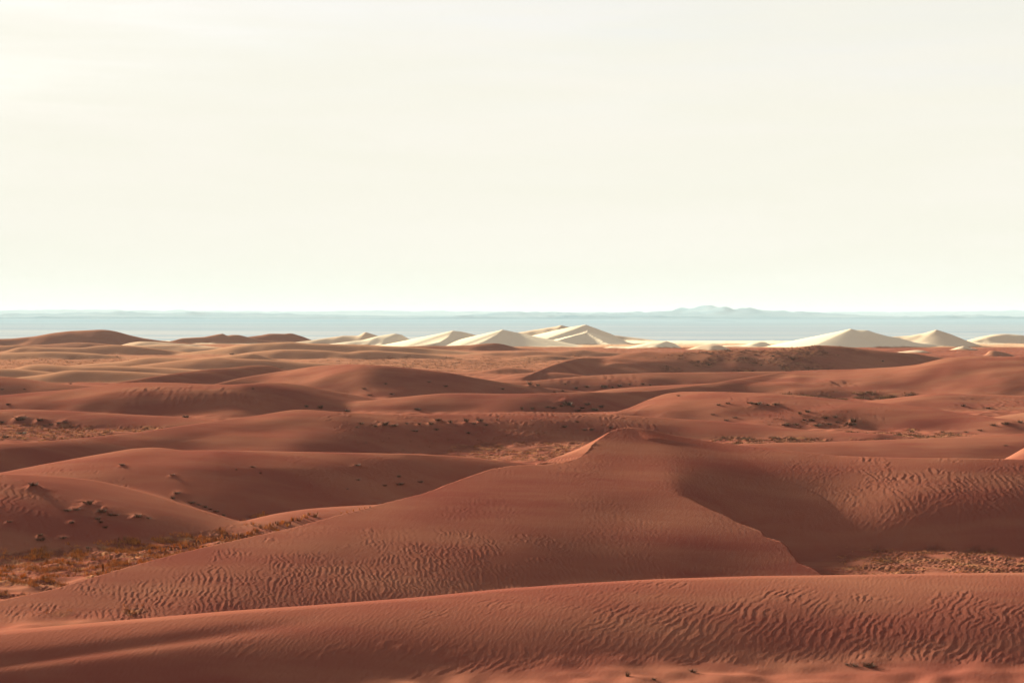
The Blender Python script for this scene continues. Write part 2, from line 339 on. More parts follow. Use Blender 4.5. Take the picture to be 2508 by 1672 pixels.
# slanting ridge spurs running from the pale peaks towards the viewer (photo points with distance)
SPURS = [
    # (dune label index by text, points (u, v, y), slope left, slope right, tone)
    ('pale dune with a hooked crest', [(1110.5,810,1620),(1105,818,1607),(1096,827,1590),(1080,836,1572)], .20, .50, C),
    ('pale dune with a sharp peak', [(1231,807.5,1600),(1222,817,1586),(1205,826,1572),(1190,834,1560)], .22, .50, C),
    ('pale dune with a sharp peak', [(1262,814,1600),(1275,828,1580),(1285,842,1562),(1288,852,1552)], .46, .2, C),
    ('highest pale dune', [(1435,795.5,1750),(1442,805,1738),(1439,813,1722),(1415,819,1705),(1383,828,1685)], .2, .52, C),
    ('highest pale dune', [(1435,812,1722),(1460,826,1700),(1485,840,1675),(1505,850,1655)], .45, .25, C),
    ('tall pale dune', [(2084,806,1560),(2086,814,1552),(2068,822,1544),(2035,830,1536),(2012,839,1528)], .2, .42, C),
    ('pale dune with a small bright cap', [(2294,808,1600),(2296,815,1592),(2312,828,1580),(2335,842,1568)], .3, .36, .85),
]

LEVEL_D = [0., 5., 14., 34., 75.]
LEVEL_S = [0., 3., 9., 22., 45.]
def build_profiles(tcols):
    for d in DUNES:
        p = np.array([(q[0], q[1], q[2]) for q in d['pts']], float)
        t, s = ray(p[:, 0], p[:, 1])
        sf_, rf_ = d['sf'], d['rf']
        if p[:, 2].min() > 600:
            sf_ = np.multiply(sf_, 1.5 if d['tone'] > .55 else 2.2); rf_ = np.multiply(rf_, .75)
        if d['vb'] is not None:
            # the face runs down to the flats where the photo shows its foot (vb): distance and slope follow
            vb = np.interp(p[:, 0], [q[0] for q in d['vb']], [q[1] for q in d['vb']])
            yb = H / -ray(p[:, 0], vb)[1]
            if d['s'] is not None:
                sl = np.interp(p[:, 0], [q[0] for q in d['s']], [q[1] for q in d['s']]) if isinstance(d['s'], list) else d['s']
                auto = (H + sl * yb) / (-s + sl)
                keep = p[:, 0] > d['manual'] if d['manual'] else np.zeros(len(p), bool)
                p[:, 2] = np.where(keep, p[:, 2], auto)
            D = np.maximum(p[:, 2] - yb, 4.0)
            zz_ = np.maximum(H + s * p[:, 2], .3)
            rf_ = np.clip(.45 * D, 5, 40)
            sf_ = zz_ / (np.sqrt(D * D + rf_ ** 2) - rf_)
            sf_ = np.clip(sf_, .05, .42)
        z = H + s * p[:, 2]
        yy = p[:, 2]
        ends = d['ends']
        if ends is None:
            ends = (.015 if p[0, 0] <= 5 else .12, .015 if p[-1, 0] >= 2500 else .12)
        tt = np.arange(-0.5, 0.5, 0.0004)
        zi = np.interp(tt, t, z); yi = np.interp(tt, t, yy)
        def per(vals):
            if np.isscalar(vals):
                return np.full(len(tt), float(vals))
            return np.interp(tt, t, vals)
        sfi, rfi = per(sf_), per(rf_)
        sig = d['smooth'] / F / 0.0004
        if sig > 0.6:
            n = int(sig * 3) + 1
            kk = np.exp(-0.5 * (np.arange(-n, n + 1) / sig) ** 2); kk /= kk.sum()
            f = lambda a: np.convolve(np.pad(a, n, mode='edge'), kk, mode='valid')
            zi, yi, sfi, rfi = f(zi), f(yi), f(sfi), f(rfi)
        lo, hi = t[0], t[-1]
        zi = zi - ends[0] * np.maximum(lo - tt, 0) * yi - ends[1] * np.maximum(tt - hi, 0) * yi
        d['zc'] = np.interp(tcols, tt, zi); d['yc'] = np.interp(tcols, tt, yi)
        if d['vb'] is not None:
            d['ybc'] = np.interp(tcols, t, yb)
            Dt = np.interp(tt, t, D); st = np.interp(tt, t, zz_ / D)
            sg = 16.0 / yi.mean() / 0.0004
            n = int(sg * 2.5) + 1
            kk = np.exp(-0.5 * (np.arange(-n, n + 1) / sg) ** 2); kk /= kk.sum()
            Dt, st = (np.convolve(np.pad(a_, n, mode='edge'), kk, mode='valid') for a_ in (Dt, st))
            d['Dc'] = np.interp(tcols, tt, Dt); d['savc'] = np.interp(tcols, tt, st)
        sg = 14.0 / yi.mean() / 0.0004
        n = int(sg * 2.5) + 1
        kk = np.exp(-0.5 * (np.arange(-n, n + 1) / sg) ** 2); kk /= kk.sum()
        sfi, rfi = (np.convolve(np.pad(a_, n, mode='edge'), kk, mode='valid') for a_ in (sfi, rfi))
        d['sfc'] = np.interp(tcols, tt, sfi); d['rfc'] = np.interp(tcols, tt, rfi)
        # the crest line forgets its detail further down the face
        d['levels'] = [(d['zc'], d['yc'])]
        for sm in LEVEL_S[1:]:
            sg = sm / yi.mean() / 0.0004
            n = int(min(sg * 2.5, len(tt) - 1)) + 1
            kk = np.exp(-0.5 * (np.arange(-n, n + 1) / sg) ** 2); kk /= kk.sum()
            zp = np.convolve(np.pad(zi, n, mode='edge'), kk, mode='valid')
            yp = np.convolve(np.pad(yi, n, mode='edge'), kk, mode='valid')
            d['levels'].append((np.interp(tcols, tt, zp), np.interp(tcols, tt, yp)))
        if d['cone']:
            m = (tt >= lo) & (tt <= hi)
            step = max(1, int(0.0018 / 0.0004))
            d['ridge'] = np.stack([tt[m][::step] * yi[m][::step], yi[m][::step], zi[m][::step]], 1)

def smax(a, b, k):
    h = np.clip(0.5 + 0.5 * (b - a) / k, 0, 1)
    return a * (1 - h) + b * h + k * h * (1 - h), h

def floor_tone(x, y):  # flats take on the sunlit paleness painted into the far dunes
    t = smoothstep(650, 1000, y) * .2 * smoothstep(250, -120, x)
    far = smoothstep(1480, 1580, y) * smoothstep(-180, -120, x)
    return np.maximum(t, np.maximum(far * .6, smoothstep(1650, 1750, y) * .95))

# the bright slip face left of the peak: lines running down from the crest (crest photo point, foot photo point)
SLIP_LINES = [((1512,1049),(1468,1073)),((1501,1052),(1440,1088)),((1487,1060),(1415,1099)),((1470,1073),(1400,1104.5)),((1455,1084),(1385,1110)),((1440,1103),(1370,1116)),((1425,1116),(1350,1123)),((1402,1125),(1335,1129)),((1376,1131),(1315,1133))]
SLIP = []
def build_slip(d, tcols):
    SLIP.clear()
    rows_ = []
    for (c, f) in SLIP_LINES:
        tc_, sc_ = ray(*c); tf_, sf2 = ray(*f)
        yc_ = float(np.interp(tc_, tcols, d['yc'])); yf_ = yc_ + 1.2
        rows_.append([(tc_ * yc_ * (1 - q) + tf_ * yf_ * q, yc_ * (1 - q) + yf_ * q, (H + sc_ * yc_) * (1 - q) + (H + sf2 * yf_) * q) for q in np.linspace(0, 1, 20)])
    rows_ = np.array(rows_)
    for i in range(len(rows_) - 1):
        for q in np.linspace(0, 1, 22, endpoint=False):
            SLIP.extend(list(rows_[i] * (1 - q) + rows_[i + 1] * q))

# blown-out hollows: x, y, half widths, depth
HOLLOWS = [(28.0, 208.0, 12.0, 10.0, 1.0)]

def poisson_face(d, tcols, rows, c=.004):
    """smooth face between the crest line and the foot line: solves a Poisson equation (log-polar grid, conformal)"""
    r1 = int(np.searchsorted(rows, d['yc'].max() + 4)); r0 = int(np.searchsorted(rows, 138.0))
    yy = rows[r0:r1]
    def solve(cols, ys, init=None, iters=500):
        zc, yc, yb = (np.interp(cols, tcols, d[k_]) for k_ in ('zc', 'yc', 'ybc'))
        Y = ys[:, None] * np.ones((1, len(cols)))
        foot = -.03 * (yb[None, :] - Y)
        fixed_top = Y >= yc[None, :]; fixed_bot = Y <= yb[None, :]
        z = np.where(fixed_top, zc[None, :], np.where(fixed_bot, foot, 0.0))
        lin = zc[None, :] * np.clip((Y - yb[None, :]) / (yc - yb)[None, :], 0, 1)
        free = ~(fixed_top | fixed_bot)
        z = np.where(free, lin if init is None else init, z)
        dt = cols[1] - cols[0]; dl = math.log(ys[1] / ys[0])
        wx, wy = 1 / dt ** 2, 1 / dl ** 2
        cc = c * np.interp(PW / 2 + F * cols, [1250, 1650], [1.0, .2])[None, :]
        src = cc * Y ** 2 / (2 * (wx + wy))
        for it in range(iters):
            zp = np.pad(z, 1, mode='edge')
            new = (wx * (zp[1:-1, :-2] + zp[1:-1, 2:]) + wy * (zp[:-2, 1:-1] + zp[2:, 1:-1])) / (2 * (wx + wy)) + src
            z = np.where(free, new, z)
        return z
    def resize(z, c0, y0, c1, y1):
        a = np.stack([np.interp(c1, c0, row) for row in z])
        return np.stack([np.interp(np.log(y1), np.log(y0), a[:, j]) for j in range(a.shape[1])], 1)
    z, pc, py = None, None, None
    for step_t, step_l, iters in ((.016, .016, 400), (.008, .008, 400), (.004, .004, 400), (.002, .0021, 250)):
        cols = np.arange(tcols[0], tcols[-1] + step_t, step_t)
        n = max(12, int(math.log(yy[-1] / yy[0]) / step_l))
        ys = yy[0] * np.exp(np.linspace(0, math.log(yy[-1] / yy[0]), n))
        init = None if z is None else resize(z, pc, py, cols, ys)
        z = solve(cols, ys, init, iters); pc, py = cols, ys
    return r0, r1, resize(z, pc, py, tcols, yy)

def heightfield(tcols, rows):
    """returns x, z, dune id, tone on the (row, column) grid"""
    T, Y = np.meshgrid(tcols, rows)
    X = T * Y
    base = 0.25 * blobs(X, Y, 45, 3) + 0.08 * rough(X, Y, 9, 4)
    base = base - smoothstep(1880, 2150, Y) * 4.0
    for (hx, hy, rx, ry, dep) in HOLLOWS:
        base = base - dep * np.exp(-((X - hx) / rx) ** 2 - ((Y - hy) / ry) ** 2)
    Z = base.copy()
    ID = np.zeros(Z.shape, np.int16)
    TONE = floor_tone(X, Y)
    build_profiles(tcols)
    rows_cols = tcols
    und1 = blobs(X, Y, 55, 5); und2 = blobs(X, Y, 22, 6); und3 = blobs(X * .6, Y, 9, 8)
    top = Z.copy()
    for i, d in enumerate(DUNES, 1):
        zmax = d['zc'].max() + 2
        sfmin = min(d['sfc'].min(), .06) if d['vb'] is not None else d['sfc'].min()
        y0 = d['yc'].min() - (zmax + 3) / sfmin - d['rfc'].max() * 2
        y1 = d['yc'].max() + (zmax + 3) / d['sb'] + 30
        r0, r1 = np.searchsorted(rows, [y0, y1])
        if r1 <= r0:
            continue
        sl = slice(r0, r1)
        yy, xx = Y[sl], X[sl]
        dd = d['yc'][None, :] - yy
        fr = np.maximum(dd, 0); bk = np.maximum(-dd, 0)
        sf, rf = d['sfc'][None, :], d['rfc'][None, :]
        sfm = sf * (1 + .12 * und1[sl])
        lev = np.interp(fr, LEVEL_D, np.arange(len(LEVEL_D)))
        zs = np.zeros_like(fr); ys_ = np.zeros_like(fr)
        for li, (za, ya) in enumerate(d['levels']):
            wgt = np.clip(1 - np.abs(lev - li), 0, 1)
            zs += wgt * za[None, :]; ys_ += wgt * ya[None, :]
        fs = np.maximum(ys_ - yy, 0)
        if d['vb'] is not None:
            Dc = d['Dc'][None, :]; sav = d['savc'][None, :] * (1 + .10 * und1[sl])
            drop = sav * np.where(fs < Dc, d['prof'] * fs + (1 - d['prof']) * fs * fs / Dc, Dc + (2 - d['prof']) * (fs - Dc))
        else:
            drop = sfm * (np.sqrt(fs * fs + rf * rf) - rf)
        if d['wall']:
            e = [q for q in DUNES if q['label'].startswith(d['wall'])][0]
            fb = np.maximum(e['yc'][None, :] - yy, 0)
            De = e['Dc'][None, :]
            zw = e['zc'][None, :] - e['savc'][None, :] * np.where(fb < De, e['prof'] * fb + (1 - e['prof']) * fb * fb / De, De + (2 - e['prof']) * (fb - De))
            by_ = np.array([q[1] for q in BRINK], float); bu_ = np.array([q[0] for q in BRINK], float)
            xb = (np.interp(yy, by_, bu_) - PW / 2) / F * yy
            wide = np.interp(yy, [200, 210, 222, 245], [3.0, 6.0, 18.0, 38.0])
            M = smoothstep(-.1, 1.0, (xx - xb + .2 * blobs(xx, yy, 5, 30) * smoothstep(216, 206, yy)) / wide)
            M = np.where(yy < 181, 1.0, M) * smoothstep(1535, 1680, PW / 2 + F * xx / yy)
        w = fr / (fr + 25.0)
        zf = zs - drop + w * (.16 * und2[sl] + .03 * und3[sl]) * (4.0 if d['tone'] > .55 else np.clip(yy / 300, .5, 1.5))
        if d['cone'] and rows[0] < 150:
            p0, p1, zp = poisson_face(d, tcols, rows)
            q0, q1 = max(p0, r0), min(p1, r1)
            zf[q0 - r0:q1 - r0] = zp[q0 - p0:q1 - p0] + (w * .10 * und2[sl])[q0 - r0:q1 - r0]
            zf[:max(0, q0 - r0)] = -20
        if d['wall']:
            zf = zf * (1 - M) + (zw - .5) * M
        zb = d['zc'][None, :] - d['sb'] * (np.sqrt(bk * bk + d['rb'] ** 2) - d['rb'])
        z = np.where(dd >= 0, zf, zb)
        if d['cone']:
            zz = np.full(z.shape, -50.0)
            back = (dd < 0) & (dd > -32) & (yy < 300)
            bx, by = xx[back], yy[back]
            best = np.full(bx.shape, -50.0)
            build_slip(d, rows_cols)
            for q in SLIP:
                dist = np.sqrt((bx - q[0]) ** 2 + (by - q[1]) ** 2)
                best = np.maximum(best, q[2] - .9 * dist)
            for q in d['ridge']:
                dist = np.sqrt((bx - q[0]) ** 2 + (by - q[1]) ** 2)
                best = np.maximum(best, q[2] - d['cone'] * dist)
            zz[back] = best
            z = np.where(dd >= 0, zf, zz)
        for (lab, pts, sL, sR, tone) in SPURS:
            if not d['label'].startswith(lab):
                continue
            p = np.array(pts, float)
            t, s = ray(p[:, 0], p[:, 1])
            px, py, pz = t * p[:, 2], p[:, 2], H + s * p[:, 2]
            n = 14
            ss = np.linspace(0, len(pts) - 1, n)
            px, py, pz = (np.interp(ss, np.arange(len(pts)), a) for a in (px, py, pz))
            near = (np.abs(xx - px.mean()) < 75) & (np.abs(yy - py.mean()) < 110)
            bx, by = xx[near], yy[near]
            best = np.full(bx.shape, -50.0)
            for a, b, c in zip(px, py, pz):
                ex, ey = bx - a, by - b
                dist = np.sqrt(ex * ex + ey * ey) + 1e-6
                wR = .5 + .5 * np.clip(ex / dist * 1.6, -1, 1)
                sl2 = sL * (1 - wR) + sR * wR
                sl2 = sl2 + .25 * np.clip(ey / dist, 0, 1)
                best = np.maximum(best, c - sl2 * dist)
            zz = z[near]
            z[near], _ = smax(zz, best, 1.0)
        newer = z > top[sl]
        ID[sl][newer] = i
        top[sl] = np.maximum(top[sl], z)
        Z[sl], hmix = smax(Z[sl], z, d['k'])
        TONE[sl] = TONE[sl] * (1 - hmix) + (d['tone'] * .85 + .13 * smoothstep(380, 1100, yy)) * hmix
    return X, Y, Z, ID, TONE

# ------------------------------------------------------------------ grids
def logrows(y0, y1, ratio):
    n = int(math.log(y1 / y0) / ratio)
    return y0 * np.exp(np.linspace(0, math.log(y1 / y0), n))

U0, U1 = -330.0, 2838.0
near_cols = (np.arange(U0, U1, 2.8) - PW / 2) / F
near_rows = logrows(118.0, 482.0, 0.0021)
far_cols = (np.arange(U0, U1, 3.6) - PW / 2) / F
far_rows = logrows(481.0, 1352.0, 0.0032)
sky_cols = (np.arange(U0, U1, 2.4) - PW / 2) / F
sky_rows = np.unique(np.concatenate([np.arange(1350.0, 1830.0, 4.4), np.arange(1830.0, 2300.0, 14.0), sorted({float(q[2]) for d in DUNES for q in d['pts'] if q[2] > 1351})]))

NX, NY, NZ, NID, NT = heightfield(near_cols, near_rows)
FX, FY, FZ, FID, FT = heightfield(far_cols, far_rows)
GX, GY, GZ, GID, GT = heightfield(sky_cols, sky_rows)
PU, PV = project(NX, NY, NZ)
QU, QV = project(FX, FY, FZ)

# ------------------------------------------------------------------ locating photo points on the sand
def locate(u, v):
    """first place where the line of sight through photo pixel (u, v) meets the sand"""
    t, s = ray(u, v)
    for cols, rows, ZZ in ((near_cols, near_rows, NZ), (far_cols, far_rows, FZ), (sky_cols, sky_rows, GZ)):
        j = (t - cols[0]) / (cols[1] - cols[0])
        j0 = int(np.clip(math.floor(j), 0, len(cols) - 2)); f = j - j0
        zz = ZZ[:, j0] * (1 - f) + ZZ[:, j0 + 1] * f
        los = H + s * rows
        hit = np.nonzero(zz >= los)[0]
        if len(hit):
            k = hit[0]
            return t * rows[k], rows[k], zz[k]
    y = -H / s if s < 0 else 2400.0
    return t * y, y, 0.0

def ground(x, y):
    """height of the sand at world x, y"""
    cols, rows, ZZ = (near_cols, near_rows, NZ) if y < 481.5 else ((far_cols, far_rows, FZ) if y < 1351 else (sky_cols, sky_rows, GZ))
    t = x / y
    j = np.clip((t - cols[0]) / (cols[1] - cols[0]), 0, len(cols) - 1.001); j0 = int(j); f = j - j0
    i1 = int(np.clip(np.searchsorted(rows, y), 1, len(rows) - 1)); i0 = i1 - 1
    g = np.clip((y - rows[i0]) / (rows[i1] - rows[i0]), 0, 1)
    return ((ZZ[i0, j0] * (1 - f) + ZZ[i0, j0 + 1] * f) * (1 - g) + (ZZ[i1, j0] * (1 - f) + ZZ[i1, j0 + 1] * f) * g)

# ------------------------------------------------------------------ relief: ripples, hummocks, small mounds
def zone(U, V, u0, u1, v0, v1, su, sv):
    return (smoothstep(u0 - su, u0 + su, U) * smoothstep(u1 + su, u1 - su, U)
            * smoothstep(v0 - sv, v0 + sv, V) * smoothstep(v1 + sv, v1 - sv, V))

def did(text):
    for i, d in enumerate(DUNES, 1):
        if d['label'].startswith(text):
            return i
    raise KeyError(text)

edge = 26 * blobs(NX, NY, 9, 11)
edge2 = 12 * blobs(NX, NY, 4, 12)
patch = np.clip(.8 + .25 * blobs(NX, NY, 7, 13), .3, 1.25)
VE, UE = PV + edge + edge2, PU + 3 * edge
R = np.zeros_like(NZ)

# foreground dune: large ripples on the right, softer ones along the bottom left
m = (NID == did('long rippled dune')).astype(np.float32)
line = 1452 - .012 * (PU - 1700)
m1 = m * smoothstep(1250, 1700, UE) * smoothstep(line - 8, line + 34, VE) * smoothstep(1660, 1632, VE)
R += .023 * m1 * patch * ripples(NX, NY, .76, math.radians(-30), .20, 21)
R += .004 * m1 * ripples(NX, NY, .42, math.radians(-38), .4, 22)
m2 = m * smoothstep(560, 760, UE) * smoothstep(1500, 1250, UE) * smoothstep(1560, 1610, VE)
R += .026 * m2 * patch * ripples(NX, NY, .95, math.radians(-32), .20, 23)
m3 = m * zone(UE, PV + .12 * (PU - 1150) + edge2, 1000, 1560, 1484, 1500, 60, 9)
R += .018 * m3 * ripples(NX, NY, .8, math.radians(-35), .35, 24)
# broad soft swell on the left of the foreground dune
R += m * .22 * np.exp(-((PV + .13 * (PU - 350) - 1575) / 16) ** 2) * smoothstep(900, 450, PU) * -1.0
# faint fine ripples everywhere on it
R += .006 * m * ripples(NX, NY, .42, math.radians(-12), .25, 25)

# great dune: dense dark ripples along its foot
m = (NID == did('great central')).astype(np.float32)
top_line = np.interp(PU, [0, 200, 480, 760, 1000, 1250, 1450, 1650], [1500, 1452, 1395, 1345, 1318, 1330, 1350, 1385])
m1 = m * smoothstep(top_line - 22, top_line + 34, VE) * smoothstep(1850, 1450, UE) * smoothstep(60, 170, UE)
ang = math.radians(16)
R += .040 * m1 * patch * ripples(NX, NY, .60, ang, .26, 31, .28)
R += .010 * m1 * ripples(NX, NY, .45, math.radians(28), .5, 32)
# little flutes below the bright slip face
m2 = m * zone(PU, PV, 1330, 1480, 1090, 1180, 30, 25)
R += .012 * m2 * ripples(NX, NY, .7, math.radians(75), .2, 33)
R += .010 * m * smoothstep(0, .6, blobs(NX, NY, 16, 14)) * ripples(NX, NY, .7, math.radians(20), .4, 34)

# wall of the dark hollow: large ripples top right, streaks elsewhere
m = (NID == did('right wall')).astype(np.float32)
m1 = m * smoothstep(1960, 2200, UE) * smoothstep(1138, 1165, VE) * smoothstep(1275, 1235, VE - .05 * (PU - 2300))
R += .036 * m1 * patch * ripples(NX, NY, .95, math.radians(2), .22, 41)
m2 = m * smoothstep(1640, 1800, UE) * smoothstep(1100, 1130, VE) * smoothstep(1320, 1270, VE)
R += .016 * m2 * patch * ripples(NX, NY, .7, math.radians(40), .5, 42)
m3 = m * smoothstep(1700, 1850, UE) * smoothstep(1240, 1280, VE)
R += .022 * m3 * ripples(NX, NY, .9, math.radians(78), .22, 43)
# long oblique swells in the hollow
R += -.16 * m * np.exp(-((PV - 1215 - .24 * (PU - 2050)) / 38) ** 2) * smoothstep(1850, 2150, PU)
R += .12 * m * np.exp(-((PV - 1272 - .26 * (PU - 2150)) / 38) ** 2) * smoothstep(1950, 2250, PU)

# left dunes
m = (NID == did('smooth brown dune at the left')).astype(np.float32)
m1 = m * smoothstep(1255, 1310, VE)
R += .030 * m1 * patch * ripples(NX, NY, .95, math.radians(62), .35, 51)
R += .045 * m * zone(UE, VE, -400, 60, 1175, 1270, 30, 15) * ripples(NX, NY, 1.0, math.radians(20), .3, 52)
m = (NID == did('broad left dune')).astype(np.float32)
R += .035 * m * zone(UE, VE - .16 * (PU - 150), 80, 330, 1146, 1172, 40, 12) * ripples(NX, NY, 1.0, math.radians(25), .4, 53)
R += .020 * m * zone(UE, VE, 760, 1060, 1125, 1190, 60, 20) * ripples(NX, NY, 1.0, math.radians(60), .4, 54)
m = (NID == did('long dune with scattered')).astype(np.float32)
R += .07 * m * zone(UE, VE - .02 * (PU - 1350), 1200, 1600, 1016, 1060, 50, 8) * patch * ripples(NX, NY, 1.7, math.radians(8), .26, 55)
R += .035 * m * zone(UE, VE, 860, 1500, 1040, 1090, 60, 12) * rough(NX, NY, 2.2, 7)
m = (NID == did('humped right')).astype(np.float32)
R += .045 * m * zone(UE, VE, 1790, 2140, 966, 1010, 60, 10) * patch * ripples(NX, NY, 2.1, math.radians(15), .35, 56)

# far grid ripples
RF = np.zeros_like(FZ)
patchF = np.clip(.7 + .4 * blobs(FX, FY, 14, 15), .1, 1.2)
qe = 10 * blobs(FX, FY, 20, 16)
m = (FID == did('wide left dune')).astype(np.float32)
RF += .11 * m * zone(QU + 3 * qe, QV + qe, 300, 690, 952, 1000, 50, 9) * patchF * ripples(FX, FY, 2.6, math.radians(12), .22, 61)
m = (FID == did('rippled dune with dark bushes')).astype(np.float32)
RF += .07 * m * zone(QU, QV, 1330, 1600, 918, 944, 60, 6) * patchF * ripples(FX, FY, 3.6, math.radians(10), .3, 62)
m = (FID == did('rippled low dune')).astype(np.float32)
RF += .06 * m * zone(QU, QV, 2330, 2700, 972, 1010, 40, 8) * patchF * ripples(FX, FY, 3.0, math.radians(20), .35, 63)
m = (FID == did('very long dune')).astype(np.float32)
RF += .13 * m * zone(QU, QV, 2010, 2100, 932, 946, 25, 5) * ripples(FX, FY, 4.5, math.radians(8), .2, 64)

# hummocky, scrubby ground: (u0, u1, y0, y1, hummock height, scrub cover)
SCRUB = [
    ('left meadow', -60, 640, 178, 224, .10, 1.0),
    ('right pan', 2060, 2900, 184, 206, .10, .9),
    ('central hollow', 1120, 1460, 335, 378, .16, .8),
    ('right strip', 1745, 2330, 383, 412, .34, 1.0),
    ('left flat', -60, 540, 386, 452, .22, 1.0),
    ('right hollow', 1930, 2250, 575, 655, .55, 1.0),
    ('far right face', 1660, 2030, 850, 915, .55, .9),
    ('purple flat', 800, 1420, 880, 1130, .30, .75),
    ('far left flat', -40, 440, 930, 1110, .25, .6),
]
def scrub_mask(U, X, Y):
    s = np.zeros_like(X)
    for (nm, u0, u1, y0, y1, hh, cov) in SCRUB:
        w = .06 * (y1 - y0) + 3
        e = .25 * (y1 - y0) * blobs(X, Y, max(8, .03 * y0), 17)
        m = smoothstep(u0 - 60, u0 + 60, U + 2 * e) * smoothstep(u1 + 60, u1 - 60, U + 2 * e) * smoothstep(y0 - w, y0 + w, Y + e) * smoothstep(y1 + w, y1 - w, Y + e)
        s = np.maximum(s, m * cov)
    return s
low_n = smoothstep(1.6, .5, NZ) * (NID == 0) + smoothstep(1.0, .3, NZ) * (NID > 0)
NS = scrub_mask(PU, NX, NY) * low_n
low_f = smoothstep(3.0, 1.2, FZ)
FS = scrub_mask(QU, FX, FY) * np.maximum(low_f, .9 * (FID == did('broad dark dune')))
R += NS * (.035 * (1 - .7 * (PU > 2000)) * np.maximum(rough(NX, NY, 3.2, 9), -.4) + .05 * rough(NX, NY, 1.1, 10))
RF += FS * (.09 * np.maximum(rough(FX, FY, 7.0, 9), -.3))
strip = scrub_mask(PU, NX, NY) * (NY > 370) * low_n
R += strip * .08 * np.maximum(rough(NX, NY, 3.4, 12), -.2)
NZ = NZ + R
FZ = FZ + RF

# small sand mounds held by bushes: (u, v, width px, height px)
MOUNDS = [(82,1196,40,15),(23,1282,24,6),(219,1240,70,12),(187,1252,40,9),(250,1258,60,14),(243,1282,34,9),(339,1270,50,12),(98,1316,26,9),(101,1323,34,9),(155,1319,34,8),(216,1345,22,6),(175,1283,26,7),
          (48,1030,44,10),(98,1033,36,9),(150,1038,40,7),(1390,993,70,10),(1445,998,50,9),(1356,1006,40,6),(1460,1006,44,7),(1298,945,20,6),(1317,949,16,5),
          (941,1042,30,6),(965,1044,26,5),(1072,1031,26,6),(1055,1040,22,6),(1103,1039,20,6),(1142,1037,24,8),(1176,1036,28,6),(1028,1043,20,5),(1448,1053,20,5),
          (2001,1043,40,5),(2083,1043,44,6),(1924,1043,36,5),(2089,1033,30,6),(1851,992,44,5),(1899,992,30,5),(2462,1039,30,5),
          (298,1142,20,4),(421,1166,22,4),(434,1210,34,5),(874,1142,30,4),(979,1188,34,5),(1030,1182,26,4)]
for (u, v, w, h) in MOUNDS:
    x0, y0, z0 = locate(u, v)
    wm, hm = w / F * y0 * .38, h / F * y0 * .55
    if y0 < 481:
        X, Y, Z = NX, NY, NZ
    elif y0 < 1350:
        X, Y, Z = FX, FY, FZ
    else:
        continue
    wx, wy = wm, wm * 1.5
    near = (np.abs(X - x0) < 3.5 * wx) & (np.abs(Y - y0) < 3.5 * wy)
    ex, ey = (X[near] - x0) / wx, (Y[near] - y0) / wy
    lump = 1 + .25 * rough(X[near], Y[near], wm * 1.6, u * .13)
    body = np.exp(-(ex * ex + ey * ey))
    tail = .35 * np.exp(-((ex - 1.2) ** 2 / 1.8 + ey * ey * 1.5))
    Z[near] += hm * (body * lump + tail)


# ------------------------------------------------------------------ materials
def new_mat(name):
    m = bpy.data.materials.new(name); m.use_nodes = True
    n, l = m.node_tree.nodes, m.node_tree.links
    b = n['Principled BSDF']
    b.inputs['Roughness'].default_value = .95
    b.inputs['Specular IOR Level'].default_value = 0.0
    return m, n, l, b

def mix_rgb(n, l, fac, a, b):
    x = n.new('ShaderNodeMix'); x.data_type = 'RGBA'
    for s, val in (('Factor', fac), ('A', a), ('B', b)):
        if isinstance(val, (int, float)):
            x.inputs[s].default_value = val
        elif isinstance(val, tuple):
            x.inputs[s].default_value = (*val, 1) if len(val) == 3 else val
        else:
            l.new(val, x.inputs[s])
    return x.outputs['Result']

def noise(n, l, scale, detail=3, rough_=.5, vec=None, stretch=None):
    t = n.new('ShaderNodeTexNoise')
    t.inputs['Scale'].default_value = scale
    t.inputs['Detail'].default_value = detail
    t.inputs['Roughness'].default_value = rough_
    if vec is not None:
        if stretch:
            mp_ = n.new('ShaderNodeMapping'); mp_.inputs['Scale'].default_value = stretch
            l.new(vec, mp_.inputs['Vector']); vec = mp_.outputs['Vector']
        l.new(vec, t.inputs['Vector'])
    return t.outputs['Fac']

def remap(n, l, val, a, b, c=0., d=1.):
    r = n.new('ShaderNodeMapRange')
    for k_, x in (('From Min', a), ('From Max', b), ('To Min', c), ('To Max', d)):
        r.inputs[k_].default_value = x
    l.new(val, r.inputs['Value'])
    return r.outputs['Result']

RED_SAND = (.200, .065, .042)
RED_SAND_2 = (.158, .044, .032)
TAN_SUNLIT_SAND = (.37, .185, .108)  # tan sand, partly sunlight painted into the colour
PALE_SUNLIT_SAND = (.66, .53, .395)  # pale sand plus painted sunlight, against the cloud-shaded red sand nearby

SAND, n, l, b = new_mat('sand')
geo = n.new('ShaderNodeNewGeometry')
tone = n.new('ShaderNodeAttribute'); tone.attribute_name = 'tone'
scrub = n.new('ShaderNodeAttribute'); scrub.attribute_name = 'scrub'
pos = geo.outputs['Position']
c_red = mix_rgb(n, l, remap(n, l, noise(n, l, .03, 4, .55, pos), .35, .65), RED_SAND, RED_SAND_2)
streak = noise(n, l, 1.0, 4, .6, pos, (.035, .12, .1))
c_red = mix_rgb(n, l, remap(n, l, streak, .42, .72, 0, .6), c_red, (.25, .103, .062))
grain = noise(n, l, 3.2, 4, .7, pos)
c_red = mix_rgb(n, l, remap(n, l, grain, .3, .7, 0, .16), c_red, (.14, .038, .024))
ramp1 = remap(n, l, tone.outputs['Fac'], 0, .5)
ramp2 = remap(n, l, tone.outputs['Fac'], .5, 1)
c = mix_rgb(n, l, ramp1, c_red, TAN_SUNLIT_SAND)
c = mix_rgb(n, l, ramp2, c, PALE_SUNLIT_SAND)
